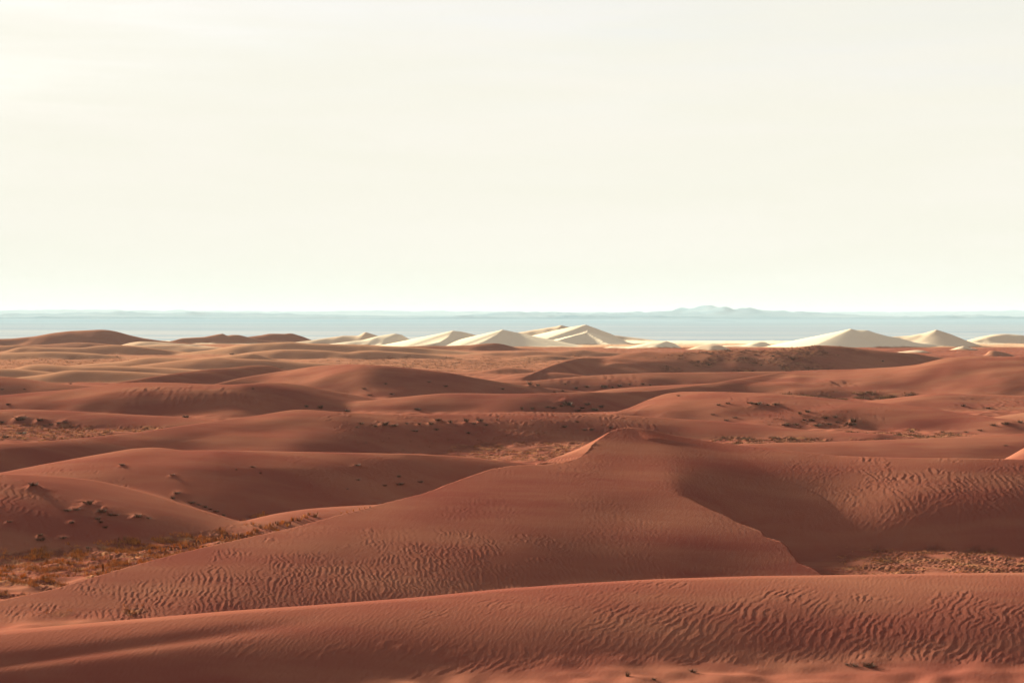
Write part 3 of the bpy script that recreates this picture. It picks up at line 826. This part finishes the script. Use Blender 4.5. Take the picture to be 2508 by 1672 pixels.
# litter and crusted soil on the scrubby flats
lit_n = noise(n, l, .45, 5, .7, pos)
fac = n.new('ShaderNodeMath'); fac.operation = 'MULTIPLY'
l.new(scrub.outputs['Fac'], fac.inputs[0]); l.new(remap(n, l, lit_n, .38, .62, .0, .85), fac.inputs[1])
c = mix_rgb(n, l, fac.outputs[0], c, (.085, .030, .020))
lit2 = noise(n, l, .33, 4, .6, pos)
fac2 = n.new('ShaderNodeMath'); fac2.operation = 'MULTIPLY'
l.new(scrub.outputs['Fac'], fac2.inputs[0]); l.new(remap(n, l, lit2, .52, .7, .0, .6), fac2.inputs[1])
c = mix_rgb(n, l, fac2.outputs[0], c, (.34, .16, .07))
l.new(c, b.inputs['Base Color'])
bump = n.new('ShaderNodeBump'); bump.inputs['Strength'].default_value = .5; bump.inputs['Distance'].default_value = .03
l.new(noise(n, l, 2.0, 6, .65, pos), bump.inputs['Height'])
rot = n.new('ShaderNodeMapping'); rot.inputs['Rotation'].default_value = (0, 0, math.radians(20)); l.new(pos, rot.inputs['Vector'])
fine_r = noise(n, l, 1.0, 3, .55, rot.outputs['Vector'], (3.4, .8, .8))
bump2 = n.new('ShaderNodeBump'); bump2.inputs['Strength'].default_value = .6; bump2.inputs['Distance'].default_value = .035
l.new(fine_r, bump2.inputs['Height']); l.new(bump.outputs['Normal'], bump2.inputs['Normal'])
bump = bump2
l.new(bump.outputs['Normal'], b.inputs['Normal'])

PLAIN, n, l, b = new_mat('plain_soil')
geo = n.new('ShaderNodeNewGeometry'); pos = geo.outputs['Position']
band = noise(n, l, 1.0, 5, .6, pos, (.00022, .0009, 0))
sepp = n.new('ShaderNodeSeparateXYZ'); l.new(pos, sepp.inputs['Vector'])
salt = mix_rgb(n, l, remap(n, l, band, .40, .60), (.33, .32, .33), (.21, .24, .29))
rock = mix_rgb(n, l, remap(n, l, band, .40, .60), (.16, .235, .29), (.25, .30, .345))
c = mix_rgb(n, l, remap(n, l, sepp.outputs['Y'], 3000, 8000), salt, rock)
fine = noise(n, l, 1.0, 5, .65, pos, (.0012, .006, 0))
c = mix_rgb(n, l, remap(n, l, fine, .42, .62, 0, .5), c, (.17, .235, .29))
l.new(c, b.inputs['Base Color'])

HILL, n, l, b = new_mat('hill_rock')
geo = n.new('ShaderNodeNewGeometry'); pos = geo.outputs['Position']
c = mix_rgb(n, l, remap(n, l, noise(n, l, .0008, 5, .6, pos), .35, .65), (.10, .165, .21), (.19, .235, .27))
l.new(c, b.inputs['Base Color'])

def plant_mat(name, c1, c2):
    m, n, l, b = new_mat(name)
    oi = n.new('ShaderNodeObjectInfo')
    geo = n.new('ShaderNodeNewGeometry')
    nz = noise(n, l, 1.7, 2, .5, geo.outputs['Position'])
    add = n.new('ShaderNodeMath'); add.operation = 'ADD'
    l.new(oi.outputs['Random'], add.inputs[0]); l.new(nz, add.inputs[1])
    l.new(mix_rgb(n, l, remap(n, l, add.outputs[0], .5, 1.5), c1, c2), b.inputs['Base Color'])
    b.inputs['Specular IOR Level'].default_value = .15
    return m
SHRUB = plant_mat('shrub_twigs', (.070, .033, .021), (.11, .056, .030))
GRASS = plant_mat('dry_grass', (.36, .125, .030), (.50, .21, .055))
DARKGRASS = plant_mat('dark_grass', (.14, .050, .018), (.20, .08, .026))


# ------------------------------------------------------------------ meshes
def mesh_from(name, co, quads, normals=None, attrs=None, mat=None):
    me = bpy.data.meshes.new(name)
    me.vertices.add(len(co)); me.vertices.foreach_set('co', co.astype(np.float32).ravel())
    n = len(quads); k = quads.shape[1]
    me.loops.add(n * k); me.loops.foreach_set('vertex_index', quads.astype(np.int32).ravel())
    me.polygons.add(n)
    me.polygons.foreach_set('loop_start', np.arange(0, n * k, k, dtype=np.int32))
    me.polygons.foreach_set('use_smooth', np.ones(n, bool))
    me.update(calc_edges=True)
    for key, val in (attrs or {}).items():
        a = me.attributes.new(key, 'FLOAT', 'POINT')
        a.data.foreach_set('value', val.astype(np.float32))
    if mat:
        me.materials.append(mat)
    if normals is not None:
        me.normals_split_custom_set_from_vertices(normals.astype(np.float32).tolist())
    return me

def link(name, me, **props):
    o = bpy.data.objects.new(name, me)
    COL.objects.link(o)
    for k, v in props.items():
        o[k] = v
    return o

def grid_normals(X, Y, Z):
    def diff(a, ax):
        return np.gradient(a, axis=ax)
    e1 = np.stack([diff(X, 1), diff(Y, 1), diff(Z, 1)], -1)
    e2 = np.stack([diff(X, 0), diff(Y, 0), diff(Z, 0)], -1)
    n = np.cross(e1, e2)
    return n / np.linalg.norm(n, axis=-1, keepdims=True)

def grid_objects(X, Y, Z, ID, attrs):
    nr, nc = X.shape
    co = np.stack([X, Y, Z], -1).reshape(-1, 3)
    no = grid_normals(X, Y, Z).reshape(-1, 3)
    idx = np.arange(nr * nc).reshape(nr, nc)
    q = np.stack([idx[:-1, :-1], idx[:-1, 1:], idx[1:, 1:], idx[1:, :-1]], -1).reshape(-1, 4)
    fid = ID[:-1, :-1].reshape(-1)
    flat = {k: v.reshape(-1) for k, v in attrs.items()}
    res = {}
    for i in np.unique(fid):
        qi = q[fid == i]
        used, inv = np.unique(qi, return_inverse=True)
        res[int(i)] = (co[used], inv.reshape(-1, 4), no[used], {k: v[used] for k, v in flat.items()})
    return res

def tidy(ID, share=400):
    """drop specks of a dune that peep through another one"""
    ids, cnt = np.unique(ID, return_counts=True)
    for i, c in zip(ids, cnt):
        if c < share and i != 0:
            ID[ID == i] = 0
    return ID

parts = {}
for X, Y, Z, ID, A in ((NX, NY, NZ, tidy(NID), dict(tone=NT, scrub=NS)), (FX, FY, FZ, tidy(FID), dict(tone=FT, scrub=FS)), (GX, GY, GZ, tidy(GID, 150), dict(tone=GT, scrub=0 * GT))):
    for i, rec in grid_objects(X, Y, Z, ID, A).items():
        parts.setdefault(i, []).append(rec)
for i, recs in sorted(parts.items()):
    off = 0; cs, qs, nsn, at = [], [], [], {}
    for (c, q, n, a) in recs:
        cs.append(c); qs.append(q + off); nsn.append(n); off += len(c)
        for k, v in a.items():
            at.setdefault(k, []).append(v)
    c, q, n = np.concatenate(cs), np.concatenate(qs), np.concatenate(nsn)
    at = {k: np.concatenate(v) for k, v in at.items()}
    if i == 0:
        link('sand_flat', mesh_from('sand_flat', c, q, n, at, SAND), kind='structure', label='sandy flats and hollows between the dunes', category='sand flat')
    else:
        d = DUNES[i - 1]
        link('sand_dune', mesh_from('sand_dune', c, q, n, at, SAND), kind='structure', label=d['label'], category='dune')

# ------------------------------------------------------------------ ground near the camera, plain, hills, haze
def simple_grid(xs, ys, zf):
    X, Y = np.meshgrid(xs, ys)
    Z = zf(X, Y)
    idx = np.arange(X.size).reshape(X.shape)
    q = np.stack([idx[:-1, :-1], idx[:-1, 1:], idx[1:, 1:], idx[1:, :-1]], -1).reshape(-1, 4)
    return X, Y, Z, np.stack([X, Y, Z], -1).reshape(-1, 3), q

# the dune the camera stands on
def lookout(X, Y):
    r = np.sqrt((X / 2.2) ** 2 + (Y + 6) ** 2)
    z = 28.3 - .62 * (np.sqrt(r * r + 64) - 8)
    z = np.maximum(z, -3.0)
    return z + .15 * blobs(X, Y, 12, 2)
X, Y, Z, co, q = simple_grid(np.linspace(-150, 150, 101), np.linspace(-60, 119, 90), lookout)
zz = Z.reshape(-1)
link('lookout_dune', mesh_from('lookout_dune', co, q, None, dict(tone=0 * zz, scrub=0 * zz), SAND), kind='structure')

# plain: one sheet to the horizon
ys = np.concatenate([[-800, -100, 100, 600, 1200, 1800], np.geomspace(2300, 90000, 60)])
X, Y, Z, co, q = simple_grid(np.concatenate([np.linspace(-40000, -3000, 20), np.linspace(-2600, 2600, 14), np.linspace(3000, 40000, 20)]), ys, lambda X, Y: 0 * X - 2.6)
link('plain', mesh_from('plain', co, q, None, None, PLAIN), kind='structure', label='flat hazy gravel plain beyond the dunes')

def hills(name, y0, depth, crest, seed, rough_h, label):
    """a range of hills: crest given as (u, v) along the photo's skyline at distance y0"""
    us = np.arange(-500, 3008, 5.0)
    cu = np.array(crest, float)
    t, _ = ray(us, np.full(len(us), 772.0))
    v = np.interp(us, cu[:, 0], cu[:, 1])
    zt = (772.0 - v) / F * y0 + H + 2.6
    nrow = 27
    w = np.linspace(0, 1, nrow)
    T, W = np.meshgrid(t, w)
    Y = y0 + (W - .5) * depth
    X = T * y0
    sh = np.sin(np.clip(W, 0, 1) * math.pi) ** 1.1
    ridge = 1 - np.abs(rough(X, Y * 1.0, depth * .35, seed)) * .5
    fine = rough(X, Y, depth * .12, seed + 3)
    Z = np.maximum(zt[None, :], 0) * sh * (1 + rough_h * (ridge - .75) + rough_h * .4 * fine) - 3.2
    co = np.stack([X, Y, Z], -1).reshape(-1, 3)
    idx = np.arange(X.size).reshape(X.shape)
    q = np.stack([idx[:-1, :-1], idx[:-1, 1:], idx[1:, 1:], idx[1:, :-1]], -1).reshape(-1, 4)
    link('hills', mesh_from('hills', co, q, None, None, HILL), kind='structure', label=label)

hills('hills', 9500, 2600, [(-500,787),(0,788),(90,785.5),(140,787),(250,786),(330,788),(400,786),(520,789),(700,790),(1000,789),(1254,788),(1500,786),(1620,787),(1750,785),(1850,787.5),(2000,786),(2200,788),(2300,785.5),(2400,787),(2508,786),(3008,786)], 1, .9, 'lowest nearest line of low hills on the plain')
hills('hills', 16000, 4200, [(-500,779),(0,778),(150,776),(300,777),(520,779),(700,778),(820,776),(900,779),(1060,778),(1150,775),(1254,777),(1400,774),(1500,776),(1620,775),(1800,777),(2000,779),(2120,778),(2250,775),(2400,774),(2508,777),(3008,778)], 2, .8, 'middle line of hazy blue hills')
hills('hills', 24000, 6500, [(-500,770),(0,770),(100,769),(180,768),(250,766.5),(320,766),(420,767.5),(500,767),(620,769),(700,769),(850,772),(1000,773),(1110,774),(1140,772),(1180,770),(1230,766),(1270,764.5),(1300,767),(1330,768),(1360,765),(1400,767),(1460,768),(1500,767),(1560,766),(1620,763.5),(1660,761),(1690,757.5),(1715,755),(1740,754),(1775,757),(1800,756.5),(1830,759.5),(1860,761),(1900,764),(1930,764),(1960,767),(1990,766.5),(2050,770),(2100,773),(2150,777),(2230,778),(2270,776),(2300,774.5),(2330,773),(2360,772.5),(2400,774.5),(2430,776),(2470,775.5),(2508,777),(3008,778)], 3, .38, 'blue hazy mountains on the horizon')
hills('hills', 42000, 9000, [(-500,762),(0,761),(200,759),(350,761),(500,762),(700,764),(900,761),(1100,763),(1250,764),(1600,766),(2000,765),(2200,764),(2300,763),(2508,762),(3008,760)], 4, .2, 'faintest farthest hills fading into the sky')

# air: one closed box round everything
bm_v = np.array([(x, y, z) for z in (-3.8 - 3, 300.0) for (x, y) in ((-46000, -1500), (46000, -1500), (46000, 96000), (-46000, 96000))], float)
bm_q = np.array([(0, 3, 2, 1), (4, 5, 6, 7), (0, 1, 5, 4), (1, 2, 6, 5), (2, 3, 7, 6), (3, 0, 4, 7)])
HAZE = bpy.data.materials.new('haze'); HAZE.use_nodes = True
hn, hl = HAZE.node_tree.nodes, HAZE.node_tree.links
hn.clear()
ho = hn.new('ShaderNodeOutputMaterial')
pv = hn.new('ShaderNodeVolumePrincipled')
pv.inputs['Color'].default_value = (.40, .45, .50, 1)
pv.inputs['Density'].default_value = HAZE_DENSITY
pv.inputs['Anisotropy'].default_value = .0
hl.new(pv.outputs['Volume'], ho.inputs['Volume'])
haze = link('haze', mesh_from('haze', bm_v, bm_q, None, None, HAZE), kind='stuff', label='thin pale haze in the desert air')
for p in haze.data.polygons:
    p.use_smooth = False

# ------------------------------------------------------------------ plants
def blade_mesh(name, seed, n, spread, lean, wid, mat, leaves=0, hmin=.5, flat=0.0):
    """a clump of tapering bent blades or twigs, one unit high and about one unit wide"""
    r = np.random.default_rng(seed)
    co, fa = [], []
    for i in range(n):
        a = r.uniform(0, 2 * math.pi)
        b0 = r.uniform(0, spread) ** .7 * spread ** .3
        base = np.array([math.cos(a) * b0, math.sin(a) * b0, -.06])
        a2 = a + r.normal(0, .6)
        L = r.uniform(hmin, 1.0)
        out = r.uniform(.15, 1.0) * lean
        tip = base + np.array([math.cos(a2) * out * L, math.sin(a2) * out * L, L * math.sqrt(max(.1, 1 - (out * .6) ** 2)) * (1 - flat * r.uniform(0, 1))])
        mid = base * .45 + tip * .55 + np.array([0, 0, .10 * L])
        s = a2 + math.pi / 2 + r.normal(0, .5)
        sd = np.array([math.cos(s), math.sin(s), 0]) * wid * r.uniform(.6, 1.2)
        k = len(co)
        co += [base - sd, base + sd, mid - sd * .8, mid + sd * .8, tip]
        fa += [(k, k + 1, k + 3, k + 2), (k + 2, k + 3, k + 4)]
        for q in range(leaves):
            f = r.uniform(.35, 1.0)
            p = base * (1 - f) + tip * f + r.normal(0, .05, 3)
            d1 = r.normal(0, 1, 3); d1 /= np.linalg.norm(d1)
            d2 = r.normal(0, 1, 3); d2 /= np.linalg.norm(d2)
            k = len(co); e = r.uniform(.05, .10)
            co += [p, p + d1 * e, p + d2 * e]
            fa += [(k, k + 1, k + 2)]
    me = bpy.data.meshes.new(name)
    me.from_pydata([tuple(c) for c in co], [], fa)
    me.materials.append(mat)
    return me

SHRUBS = [blade_mesh('shrub', 100 + i, 46, .30, .55, .030, SHRUB, leaves=3, hmin=.45, flat=.35) for i in range(6)]
TUFTS = [blade_mesh('grass_tuft', 200 + i, 30, .22, .40, .028, DARKGRASS if i % 2 else GRASS, hmin=.45) for i in range(6)]
prnd = np.random.default_rng(42)

def place(kind, u, v, w, h, label, category, group=None, sink=.04):
    """one plant rooted where the photo shows its foot; w and h are its size in photo pixels"""
    x, y, z = locate(u, v)
    z = ground(x, y)
    wm, hm = w / F * y, h / F * y
    if kind == 'desert_shrub':
        wm, hm = wm * .95, hm * .85
    me = (SHRUBS if kind == 'desert_shrub' else TUFTS)[int(prnd.integers(6))]
    o = bpy.data.objects.new(kind, me)
    COL.objects.link(o)
    o.location = (x, y, z - sink * hm)
    o.rotation_euler = (0, 0, float(prnd.uniform(0, 6.28)))
    o.scale = (wm, wm, hm * 1.1)
    o['label'] = label; o['category'] = category
    if group:
        o['group'] = group
    return o

def cluster(kind, pts, label, category, group):
    for p in pts:
        place(kind, *p, label, category, group)

S = 'desert_shrub'
# foreground
place(S, 1537, 1657, 16, 20, 'small upright twiggy plant at the bottom edge, right of the centre', 'shrub')
place(S, 2130, 1634, 46, 15, 'low dark shrub at the foot of the rippled foreground dune', 'shrub')
place(S, 2085, 1631, 40, 9, 'flat thin shrub just left of the low dark foreground shrub', 'shrub')
place(S, 1697, 1645, 26, 12, 'sparse dead shrub at the foot of the foreground dune', 'shrub')
place(S, 1602, 1664, 18, 7, 'tiny dead plant at the bottom edge right of the upright twiggy plant', 'shrub')
# hummocks on the brown dune at the left
place(S, 82, 1193, 32, 12, 'lone dark shrub on a sand mound high on the left brown dune', 'shrub')
place(S, 23, 1281, 20, 7, 'small dark shrub close to the left edge on the brown dune', 'shrub')
place(S, 219, 1235, 22, 17, 'tallest dark shrub on top of the hummocks on the left brown dune', 'shrub')
place(S, 339, 1268, 30, 12, 'rounded dark shrub at the right end of the left hummocks', 'shrub')
place(S, 362, 1271, 20, 6, 'flat shrub right beside the rounded shrub on the left hummocks', 'shrub')
place(S, 98, 1313, 18, 10, 'dark shrub on the upper of two small mounds above the left grass', 'shrub')
place(S, 100, 1322, 34, 12, 'wide dark shrub on the lower of two small mounds above the left grass', 'shrub')
place(S, 155, 1318, 24, 9, 'small shrub right of the two small mounds above the left grass', 'shrub')
place(S, 216, 1344, 20, 6, 'lone low shrub just above the left dry grass', 'shrub')
cluster(S, [(187,1250,24,9),(165,1253,26,7),(250,1254,34,12),(268,1262,26,8),(240,1272,18,12),(246,1284,18,10),(257,1292,18,8),(175,1281,18,9),(205,1232,10,6),(282,1265,20,5)],
        'dark shrub among the lumpy sand hummocks on the left brown dune', 'shrub', 'shrubs on the left hummocks')
cluster(S, [(298,1140,18,6),(421,1164,18,5),(619,1144,16,5),(638,1161,9,5),(578,1150,7,5),(434,1208,28,6)],
        'small dark shrub on the smooth slope of the broad left dune', 'shrub', 'shrubs on the broad left dune')
cluster(S, [(470,1231,22,6),(502,1242,20,6),(529,1254,20,6),(423,1222,18,9),(548,1262,14,6),(515,1248,14,5),(487,1237,14,5)],
        'small plant in the line of plants down the fold between the two left dunes', 'shrub', 'plants in the fold of the left dunes')
cluster(S, [(874,1141,24,6),(976,1170,15,8),(979,1188,26,8),(942,1192,14,6),(1030,1182,20,8),(851,1198,10,4),(877,1177,16,5)],
        'small dark shrub on the right part of the broad left dune', 'shrub', 'shrubs left of the great dune')
# dune behind the peak
cluster(S, [(884,1038,16,8),(941,1041,24,12),(965,1043,22,9),(1072,1029,22,9),(1055,1039,18,10),(1103,1038,16,10),(1142,1035,18,14),(1147,1061,14,8),(1176,1034,24,9),(1028,1042,14,6),(996,1039,10,6),(1069,1053,16,8),(1016,1056,24,6),(875,1049,10,5),(1217,1030,8,5),(1160,1040,14,7),(1190,1042,16,6),(920,1046,14,6)],
        'dark shrub on the upper slope of the long dune behind the central peak', 'shrub', 'shrubs behind the central peak')
cluster(S, [(1382,1048,18,8),(1448,1053,16,9),(1431,1053,14,6),(1414,1034,12,6),(1496,1050,14,8)],
        'small shrub just left of the great peak on the slope behind it', 'shrub', 'shrubs beside the great peak')
place(S, 785, 999, 22, 12, 'roundest dark bush on the crest left of the centre, middle distance', 'shrub')
place(S, 751, 997, 12, 9, 'small bush just left of the roundest crest bush', 'shrub')
place(S, 850, 1008, 22, 10, 'dark bush right of the roundest crest bush, half behind the crest', 'shrub')
place(S, 1023, 1005, 24, 8, 'faint bush at the foot of the very long dune near the centre', 'shrub')
place(S, 1278, 1002, 11, 10, 'small upright bush left of the shrubby hummock near the centre', 'shrub')
place(S, 1390, 991, 34, 15, 'largest dark bush on top of the shrubby hummock near the centre', 'shrub')
cluster(S, [(1304,1005,16,7),(1438,993,22,8),(1425,1000,20,7),(1356,1005,22,6),(1455,1005,30,10),(1414,1007,24,7),(1472,1000,24,8),(1375,1000,18,6),(1340,1003,16,5),(1402,996,16,7)],
        'dark bush on the sandy shrubby hummock near the centre', 'shrub', 'bushes on the central hummock')
# left flat
place(S, 48, 1029, 32, 14, 'large dark bush on a mound at the left edge above the dry grass', 'shrub')
place(S, 98, 1032, 24, 11, 'second dark bush right of the large left mound bush', 'shrub')
place(S, 455, 1022, 22, 11, 'lone dark bush at the right end of the left dry grass', 'shrub')
place(S, 20, 994, 16, 7, 'lone dark bush near the left edge on the wide rippled dune', 'shrub')
cluster(S, [(142,1037,16,7),(160,1037,14,6),(7,1035,16,8),(53,1062,32,9),(14,1073,26,9),(125,1040,14,5)],
        'low dark bush scattered near the left edge by the dry grass', 'shrub', 'bushes of the left flat')
place(S, 619, 956, 9, 6, 'single dark dot of a shrub on the rippled left dune', 'shrub')
# middle distance
place(S, 1298, 945, 18, 11, 'largest dark bush standing alone right of the big smooth dune', 'shrub')
place(S, 1317, 949, 14, 7, 'smaller dark bush right next to the large lone bush', 'shrub')
cluster(S, [(944,941,12,5),(891,955,14,5),(1051,938,12,5),(1091,951,14,6),(1231,954,12,6),(960,965,18,4),(905,968,16,4)],
        'faint small shrub low on the big smooth dark dune', 'shrub', 'shrubs on the big smooth dune')
cluster(S, [(1412,954,14,8),(1437,951,16,8),(1479,948,28,9),(1378,959,14,5),(1359,962,12,5),(1384,944,7,5),(1517,946,16,8),(1542,945,10,5),(1575,943,12,8),(1592,945,10,5),(1500,950,12,5)],
        'dark bush in the row at the foot of the rippled dune right of the centre', 'shrub', 'bushes at the foot of the rippled dune')
# humped right dune
cluster(S, [(1661,970,13,5),(1759,994,15,7),(1783,989,15,7),(1746,1016,16,4),(1779,1030,16,6),(1800,1024,18,4)],
        'small shrub on the left part of the humped right dune', 'shrub', 'shrubs left on the humped dune')
cluster(S, [(1851,991,40,9),(1899,991,24,9),(1835,988,16,6),(1880,994,14,6)],
        'dark shrub in the group high on the humped right dune', 'shrub', 'shrubs high on the humped dune')
cluster(S, [(1959,1015,12,11),(1978,1009,18,11),(1989,1032,20,9),(2023,1026,18,9),(2046,1024,16,9),(2051,1036,14,6),(1924,1043,30,8),(2001,1043,32,9),(1950,1041,18,7),(2030,1040,20,6),(1970,1030,14,6)],
        'bush on the lower slope of the humped right dune', 'shrub', 'bushes low on the humped dune')
place(S, 2089, 1032, 26, 13, 'tallest bush of the lower slope of the humped right dune', 'shrub')
place(S, 2083, 1042, 38, 10, 'wide low bush directly below the tallest bush on the humped dune', 'shrub')
place(S, 2233, 1058, 14, 9, 'lone bush on the flat right of the humped dune, left one of two', 'shrub')
place(S, 2308, 1059, 13, 8, 'lone bush on the flat right of the humped dune, right one of two', 'shrub')
place(S, 2359, 996, 16, 10, 'dark lone bush on the rippled low dune near the right edge', 'shrub')
place(S, 2421, 1002, 26, 6, 'flat bush right of the dark lone bush near the right edge', 'shrub')
cluster(S, [(2432,1043,24,7),(2462,1039,26,10),(2499,1035,20,10),(2366,1059,18,5),(2400,1054,20,5)],
        'grassy bush on the bright sloping dune at the right edge', 'shrub', 'bushes on the bright right slope')
place(S, 2463, 1092, 14, 4, 'tiny shrub on the low smooth dune at the right', 'shrub')
cluster(S, [(1941,881,14,7),(1893,874,10,6),(1738,884,10,4),(1736,898,9,4),(2162,886,9,5)],
        'small dark bush on the face of the broad dark dune at the far right', 'shrub', 'bushes on the far dark dune')
place(S, 567, 868, 14, 5, 'tiny dark bush by the pale sand strip left of the centre, far', 'shrub')
cluster(S, [(172,940,10,4),(60,958,8,4),(5,957,10,4)],
        'tiny shrub on the dark dune lobe at the left edge', 'shrub', 'shrubs on the dark left lobe')

# the row of tall grass in front of the low golden ridge
G = 'grass_tuft'
row_u = np.array([395, 419, 476, 519, 553, 591, 639, 668, 698, 731, 757])
row_v = np.array([1353, 1347, 1335, 1324, 1317, 1314, 1298, 1290, 1285, 1274, 1268])
for i in range(95):
    u = 392 + 370 * ((i + prnd.uniform(0, 1)) / 95)
    v = float(np.interp(u, row_u, row_v)) + prnd.normal(0, 2.6)
    h = prnd.uniform(7, 13) * (1.15 if u > 600 else 1.0)
    place(G, u, v, h * .9, h, 'tuft of dry grass in the long row below the low golden ridge', 'grass', 'row of grass below the golden ridge')
place(G, 773, 1266, 26, 17, 'largest dark tuft at the upper end of the grass row', 'grass')
place(G, 704, 1290, 20, 10, 'dark tuft just below the grass row, near its upper end', 'grass')
cluster(G, [(850,1256,6,7),(866,1252,6,7),(880,1249,7,8),(893,1246,6,7),(836,1259,6,6),(906,1243,7,7)],
        'tiny tuft of grass peeping over the crest of the great dune', 'grass', 'tufts peeping over the crest')

def stuff(name, label, X, Y, Z, weight, count, blades, h, w, mats, flat=0.0, seed=0):
    """many small plants as one object: rooted at random places of the scrubby ground"""
    r = np.random.default_rng(seed)
    cell = np.gradient(X, axis=1) * np.gradient(Y, axis=0)
    p = (weight * np.abs(cell)).ravel()
    p = p / p.sum()
    pick = r.choice(p.size, count, p=p)
    gx = np.gradient(X, axis=1).ravel()[pick]; gy = np.gradient(Y, axis=0).ravel()[pick]
    bx = X.ravel()[pick] + gx * r.uniform(-.5, .5, count)
    by = Y.ravel()[pick] + gy * r.uniform(-.5, .5, count)
    bz = Z.ravel()[pick]
    clump = r.uniform(.55, 1.25, count)
    n = count * blades
    rep = np.repeat(np.arange(count), blades)
    a = r.uniform(0, 2 * math.pi, n)
    rad = r.uniform(0, .45, n) * w * clump[rep]
    H_ = h * clump[rep] * r.uniform(.5, 1.0, n) * (1 - flat * r.uniform(0, 1, n))
    x0 = bx[rep] + np.cos(a) * rad; y0 = by[rep] + np.sin(a) * rad; z0 = bz[rep] - .05 * h
    lean = r.uniform(.1, .7, n) * h * .6
    tip = np.stack([x0 + np.cos(a) * lean, y0 + np.sin(a) * lean, z0 + H_], -1)
    s = r.uniform(0, math.pi, n); hw = .5 * w * .055 * r.uniform(.6, 1.4, n)
    b1 = np.stack([x0 - np.cos(s) * hw, y0 - np.sin(s) * hw, z0], -1)
    b2 = np.stack([x0 + np.cos(s) * hw, y0 + np.sin(s) * hw, z0], -1)
    co = np.stack([b1, b2, tip], 1).reshape(-1, 3)
    fa = np.arange(n * 3).reshape(-1, 3)
    me = mesh_from(name, co, fa, None, None, None)
    for m_ in mats:
        me.materials.append(m_)
    me.polygons.foreach_set('material_index', np.repeat(r.integers(0, len(mats), count), blades).astype(np.int32))
    link(name, me, kind='stuff', label=label, category='grass' if 'grass' in name else 'scrub')

def region(U, Y, S_, u0, u1, y0, y1):
    return S_ * (U > u0) * (U < u1) * (Y > y0) * (Y < y1)

clumpN = np.clip(.25 + blobs(NX, NY, 5, 21), 0.03, 2)
clumpF = np.clip(.2 + blobs(FX, FY, 11, 22), 0.03, 2)
w_left = region(PU, NY, NS, -80, 760, 160, 245) * clumpN
stuff('dry_grass', 'dry orange grass covering the flat at the left behind the great dune', NX, NY, NZ, w_left, 4200, 10, .55, .55, [GRASS, GRASS, DARKGRASS], seed=1)
# the tallest tufts of that flat stand on their own
rr = np.random.default_rng(77)
pw = (w_left * np.abs(np.gradient(NX, axis=1) * np.gradient(NY, axis=0))).ravel(); pw /= pw.sum()
for k_ in rr.choice(pw.size, 130, p=pw, replace=False):
    x, y, z = NX.ravel()[k_], NY.ravel()[k_], NZ.ravel()[k_]
    o = bpy.data.objects.new(G, TUFTS[int(rr.integers(6))]); COL.objects.link(o)
    hh = float(rr.uniform(.5, .85))
    o.location = (x, y, z - .03); o.scale = (hh * .9, hh * .9, hh); o.rotation_euler = (0, 0, float(rr.uniform(0, 6.28)))
    o['label'] = 'tall tuft of dry grass standing in the grassy flat at the left'; o['category'] = 'grass'; o['group'] = 'tall tufts of the left flat'
stuff('dry_grass', 'dry orange grass in the pan at the right behind the foreground dune', NX, NY, NZ, region(PU, NY, NS, 2000, 2900, 180, 215) * clumpN, 3400, 8, .26, .36, [GRASS, DARKGRASS, SHRUB], flat=.3, seed=2)
stuff('dry_grass', 'thin dry grass on the floor of the hollow left of the great peak', NX, NY, NZ, region(PU, NY, NS, 1080, 1500, 325, 385) * clumpN, 1900, 6, .40, .55, [GRASS, DARKGRASS, SHRUB], flat=.3, seed=3)
stuff('scrub', 'dark scrub strip on the flat right of the great peak', NX, NY, NZ, region(PU, NY, NS, 1700, 2400, 370, 420) * clumpN, 1300, 10, .75, 1.1, [SHRUB, SHRUB, DARKGRASS], flat=.5, seed=4)
stuff('scrub', 'brown grass and scrub on the flat at the left edge in the middle distance', NX, NY, NZ, region(PU, NY, NS, -80, 600, 380, 470) * clumpN, 1600, 9, .65, 1.0, [SHRUB, GRASS, DARKGRASS], flat=.4, seed=5)
stuff('scrub', 'dark tangled scrub in the hollow at the right in the middle distance', FX, FY, FZ, region(QU, FY, FS, 1880, 2300, 560, 670) * clumpF, 900, 12, 1.2, 2.2, [SHRUB, SHRUB, DARKGRASS], flat=.5, seed=6)
stuff('scrub', 'dark scrub on the lower face of the broad dark dune at the far right', FX, FY, FZ, region(QU, FY, FS, 1600, 2080, 830, 930) * clumpF, 900, 12, 1.1, 2.0, [SHRUB], flat=.5, seed=7)
stuff('scrub', 'fine scrub on the purple flat near the centre, far', FX, FY, FZ, region(QU, FY, FS, 760, 1450, 860, 1160) * clumpF, 3000, 6, .9, 1.8, [SHRUB, DARKGRASS], flat=.4, seed=8)
stuff('scrub', 'fine scrub on the flat at the left, far', FX, FY, FZ, region(QU, FY, FS, -80, 480, 900, 1140) * clumpF, 1800, 6, .9, 1.8, [SHRUB, DARKGRASS, GRASS], flat=.4, seed=9)
slopeN = (NID == did('long dune with scattered')) * zone(PU, PV, 860, 1500, 1035, 1100, 60, 12)
stuff('scrub', 'thin scrub on the slope of the long dune behind the central peak', NX, NY, NZ, slopeN * clumpN + 1e-9, 650, 6, .5, .9, [SHRUB, DARKGRASS], flat=.4, seed=10)
slopeM = (NID == did('humped right')) * zone(PU, PV, 1880, 2120, 1012, 1050, 60, 10)
stuff('scrub', 'thin scrub low on the humped right dune', NX, NY, NZ, slopeM * clumpN + 1e-9, 260, 7, .6, 1.1, [SHRUB, DARKGRASS], flat=.4, seed=11)

print('triangles', sum(len(o.data.polygons) * 2 for o in bpy.data.objects if o.type == 'MESH'))
